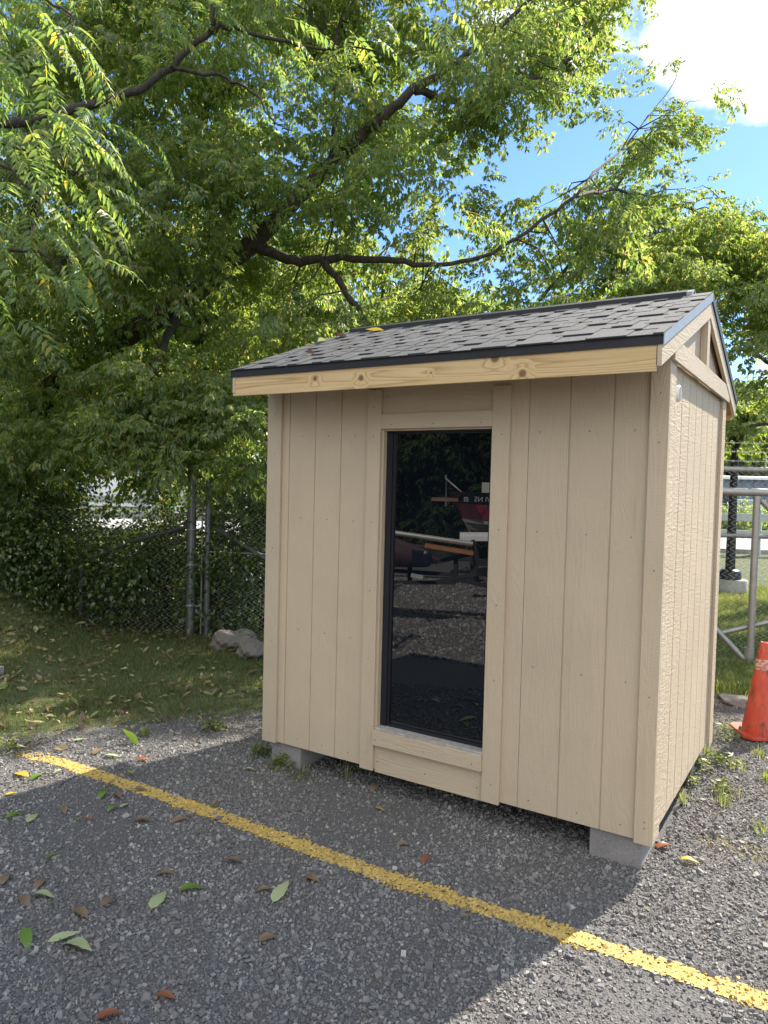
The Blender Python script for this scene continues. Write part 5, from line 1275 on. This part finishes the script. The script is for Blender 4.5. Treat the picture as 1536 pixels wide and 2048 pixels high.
# text direction: reader stands on the shed side; +x of the reader is -e
lp_ = bow+e*.86+nb*.002; lettering('VVI NS', .125, (lp_[0], lp_[1], zm+.055), -e, boat, simple('pale_lettering', (.35, .36, .38), .5))
mb = MB(); q = bow+e*.345+nb*.004; s_ = .038; zc_ = zm+.092
for (a0, a1, b0, b1) in ((-s_, s_, s_-.011, s_), (-s_, s_, -s_, -s_+.011), (-s_, -s_+.011, -s_+.011, s_-.011), (s_-.011, s_, -s_+.011, s_-.011), (-.011, .011, -.011, .011)):
    A_ = q-e*a0; B_ = q-e*a1; mb.add([A_+[0,0,zc_+b0], B_+[0,0,zc_+b0], B_+[0,0,zc_+b1], A_+[0,0,zc_+b1], A_-nb*.01+[0,0,zc_+b0], B_-nb*.01+[0,0,zc_+b0], B_-nb*.01+[0,0,zc_+b1], A_-nb*.01+[0,0,zc_+b1]], [(0,1,2,3),(7,6,5,4),(0,4,5,1),(1,5,6,2),(2,6,7,3),(3,7,4,0)])
mb.build('square_emblem', simple('pale_emblem', (.35, .36, .38), .5), boat)
# its trailer
bt = empty('boat_trailer', (float(bow[0]), float(bow[1]), 0), 'white and black trailer carrying the motor boat', 'trailer')
mb = MB(); z0_ = mz(1074, 11.0)
a = mirror_at(920, 1074, 11.0); b = mirror_at(1050, 1074, 11.0); f_ = (b-a)/np.linalg.norm(b-a)
mb.bar(a, b, .06, .14); mb.bar(a-[0,0,.02], a+f_*.5+[0,0,-.02], .12, .07); mb.build('cross_beam', M['hull_white'], bt)
mb = MB()
for s in (.0, 1.6): c_ = bow+e*.5-nb*(.3+s*.9); mb.bar(c_+[0,0,.45-0], c_+e*5+[0,0,.45], .08, .1)
c_ = bow-e*1.2-nb*1.05; mb.bar(c_+[0,0,.45], bow+e*.5-nb*1.05+[0,0,.45], .08, .1)
mb.bar(bow+e*.5-nb*.3+[0,0,.45], bow+e*.5-nb*1.8+[0,0,.45], .08, .1); mb.build('trailer_frame', M['tyre'], bt)
for s in (0, 1):
    c_ = bow+e*3.6-nb*(.0+s*2.1)+[0,0,.32]; mb = MB(); mb.tube([c_, c_+nb*.2], .32, 20); mb.build('wheel', M['tyre'], bt)
    for kx in (.5, 4.4): 
        mb = MB(); c2 = bow+e*kx-nb*(.45+s*1.3); mb.tube([c2+[0,0,.0], c2+[0,0,zk-.1]], .05, 8); mb.build('bunk_post', M['tyre'], bt)
# canoe trailer nearer the shed
DT = 9.3
ct = empty('canoe_trailer', tuple(mirror_at(860, 1000, DT)*[1, 1, 0]), 'long black frame trailer stacked with poles and boards, reflected in the door', 'trailer')
def mpt(px, py, d=DT): return mirror_at(px, py, d)
mb = MB(); mb.tube([mpt(620, 1042), mpt(945, 1088)], .035, 10); mb.build('long_pole', M['alu'], ct)
mb = MB(); mb.bar(mpt(850, 1090), mpt(946, 1106), .22, .045); mb.build('orange_plank', M['orange_board'], ct)
mb = MB(); mb.bar(mpt(600, 1060, DT+.2), mpt(946, 1114, DT+.2), .10, .085); mb.build('side_rail', M['alu'], ct)
mb = MB(); mb.tube([mpt(640, 1085, DT-.1), mpt(700, 1098, DT-.1), mpt(780, 1103, DT-.1), mpt(850, 1116, DT-.1), mpt(880, 1120, DT-.1)], [.10, .18, .20, .12, .02], 14); mb.build('canoe', M['maroon'], ct)
mb = MB()
for (x0, y0_, x1, y1_) in ((870, 1125, 952, 1105), (952, 1105, 952, 1150), (912, 1112, 912, 1165), (952, 1148, 870, 1165), (910, 1158, 1010, 1180), (700, 1135, 912, 1150), (700, 1160, 700, 1100), (945, 1080, 955, 1120), (820, 1110, 820, 1165), (640, 1165, 912, 1165)):
    mb.bar(mpt(x0, y0_, DT+.1), mpt(x1, y1_, DT+.1), .05, .05, up=(0.2, 1, .1))
mb.build('trailer_frame', M['tyre'], ct)
for px in (640, 560):
    c_ = mpt(px, 1000, DT+.6); c_[2] = .30; mb = MB(); mb.tube([c_, c_+np.array([.0, .2, 0])], .30, 20); mb.build('wheel', M['tyre'], ct)
mb = MB(); c_ = mpt(835, 1115, DT-.2); mb.bar(c_-[.18, 0, 0], c_+[.18, 0, 0], .15, .22); mb.build('tarp_bundle', M['hull_dark'], ct, bevel=.05)
mb = MB(); mb.bar(mpt(822, 1150, DT-.3), mpt(846, 1155, DT-.3), .01, .05); mb.build('number_plate', M['grey_rail'], ct)
mb = MB(); a = mpt(782, 1190, 8.0); a[2] = 0; b = a.copy(); mb.tube([a, a+[0,0,.62], a+[.05,0,.72], a+[.14,0,.74]], .022, 8); mb.build('jack_stand', M['galv_dull'], ct)
# dark trees across the lot behind the viewer
for i, (px, d, zt_, sp_, lab) in enumerate(((700, 24, 9, 3.6, 'dark tree across the lot behind the canoe trailer'), (840, 21, 8, 3.4, 'dark tree across the lot reflected in the middle of the door'), (960, 26, 10, 4, 'dark tree across the lot behind the boat'), (1150, 27, 10, 4, 'dark tree across the lot, farther right behind the boat'), (520, 24, 9, 4, 'dark tree across the lot at the far end'), (1400, 28, 9, 4, 'dark tree across the lot beyond the boat stern'))):
    c_ = mirror_at(px, 1000, d); o = empty('shade_tree', (c_[0], c_[1], 0), lab, 'tree', 'trees across the lot behind the viewer'); mb = MB()
    sp = limb(mb, [(c_[0], c_[1], -.1), (c_[0], c_[1]+.1, zt_*.4), (c_[0]+.2, c_[1], zt_*.85)], [.28, .2, .06], 9)
    n = 150; u = rng.normal(size=(n, 3)); u /= np.linalg.norm(u, axis=1, keepdims=True); cc = np.array([c_[0], c_[1], zt_*.5])+u*(rng.random(n)**.35)[:, None]*np.array([sp_, sp_*.7, zt_*.52]); cc[:, 2] = np.abs(cc[:, 2])+.1
    twiglets(mb, cc, sp, 30, .03); mb.build('trunk', M['bark'], o)
    crown('crown', TW, np.repeat(cc, 8, 0)+rng.normal(0, .45, (n*8, 3)), M['leaf_dark'], o, scale=(2.0, 3.0))
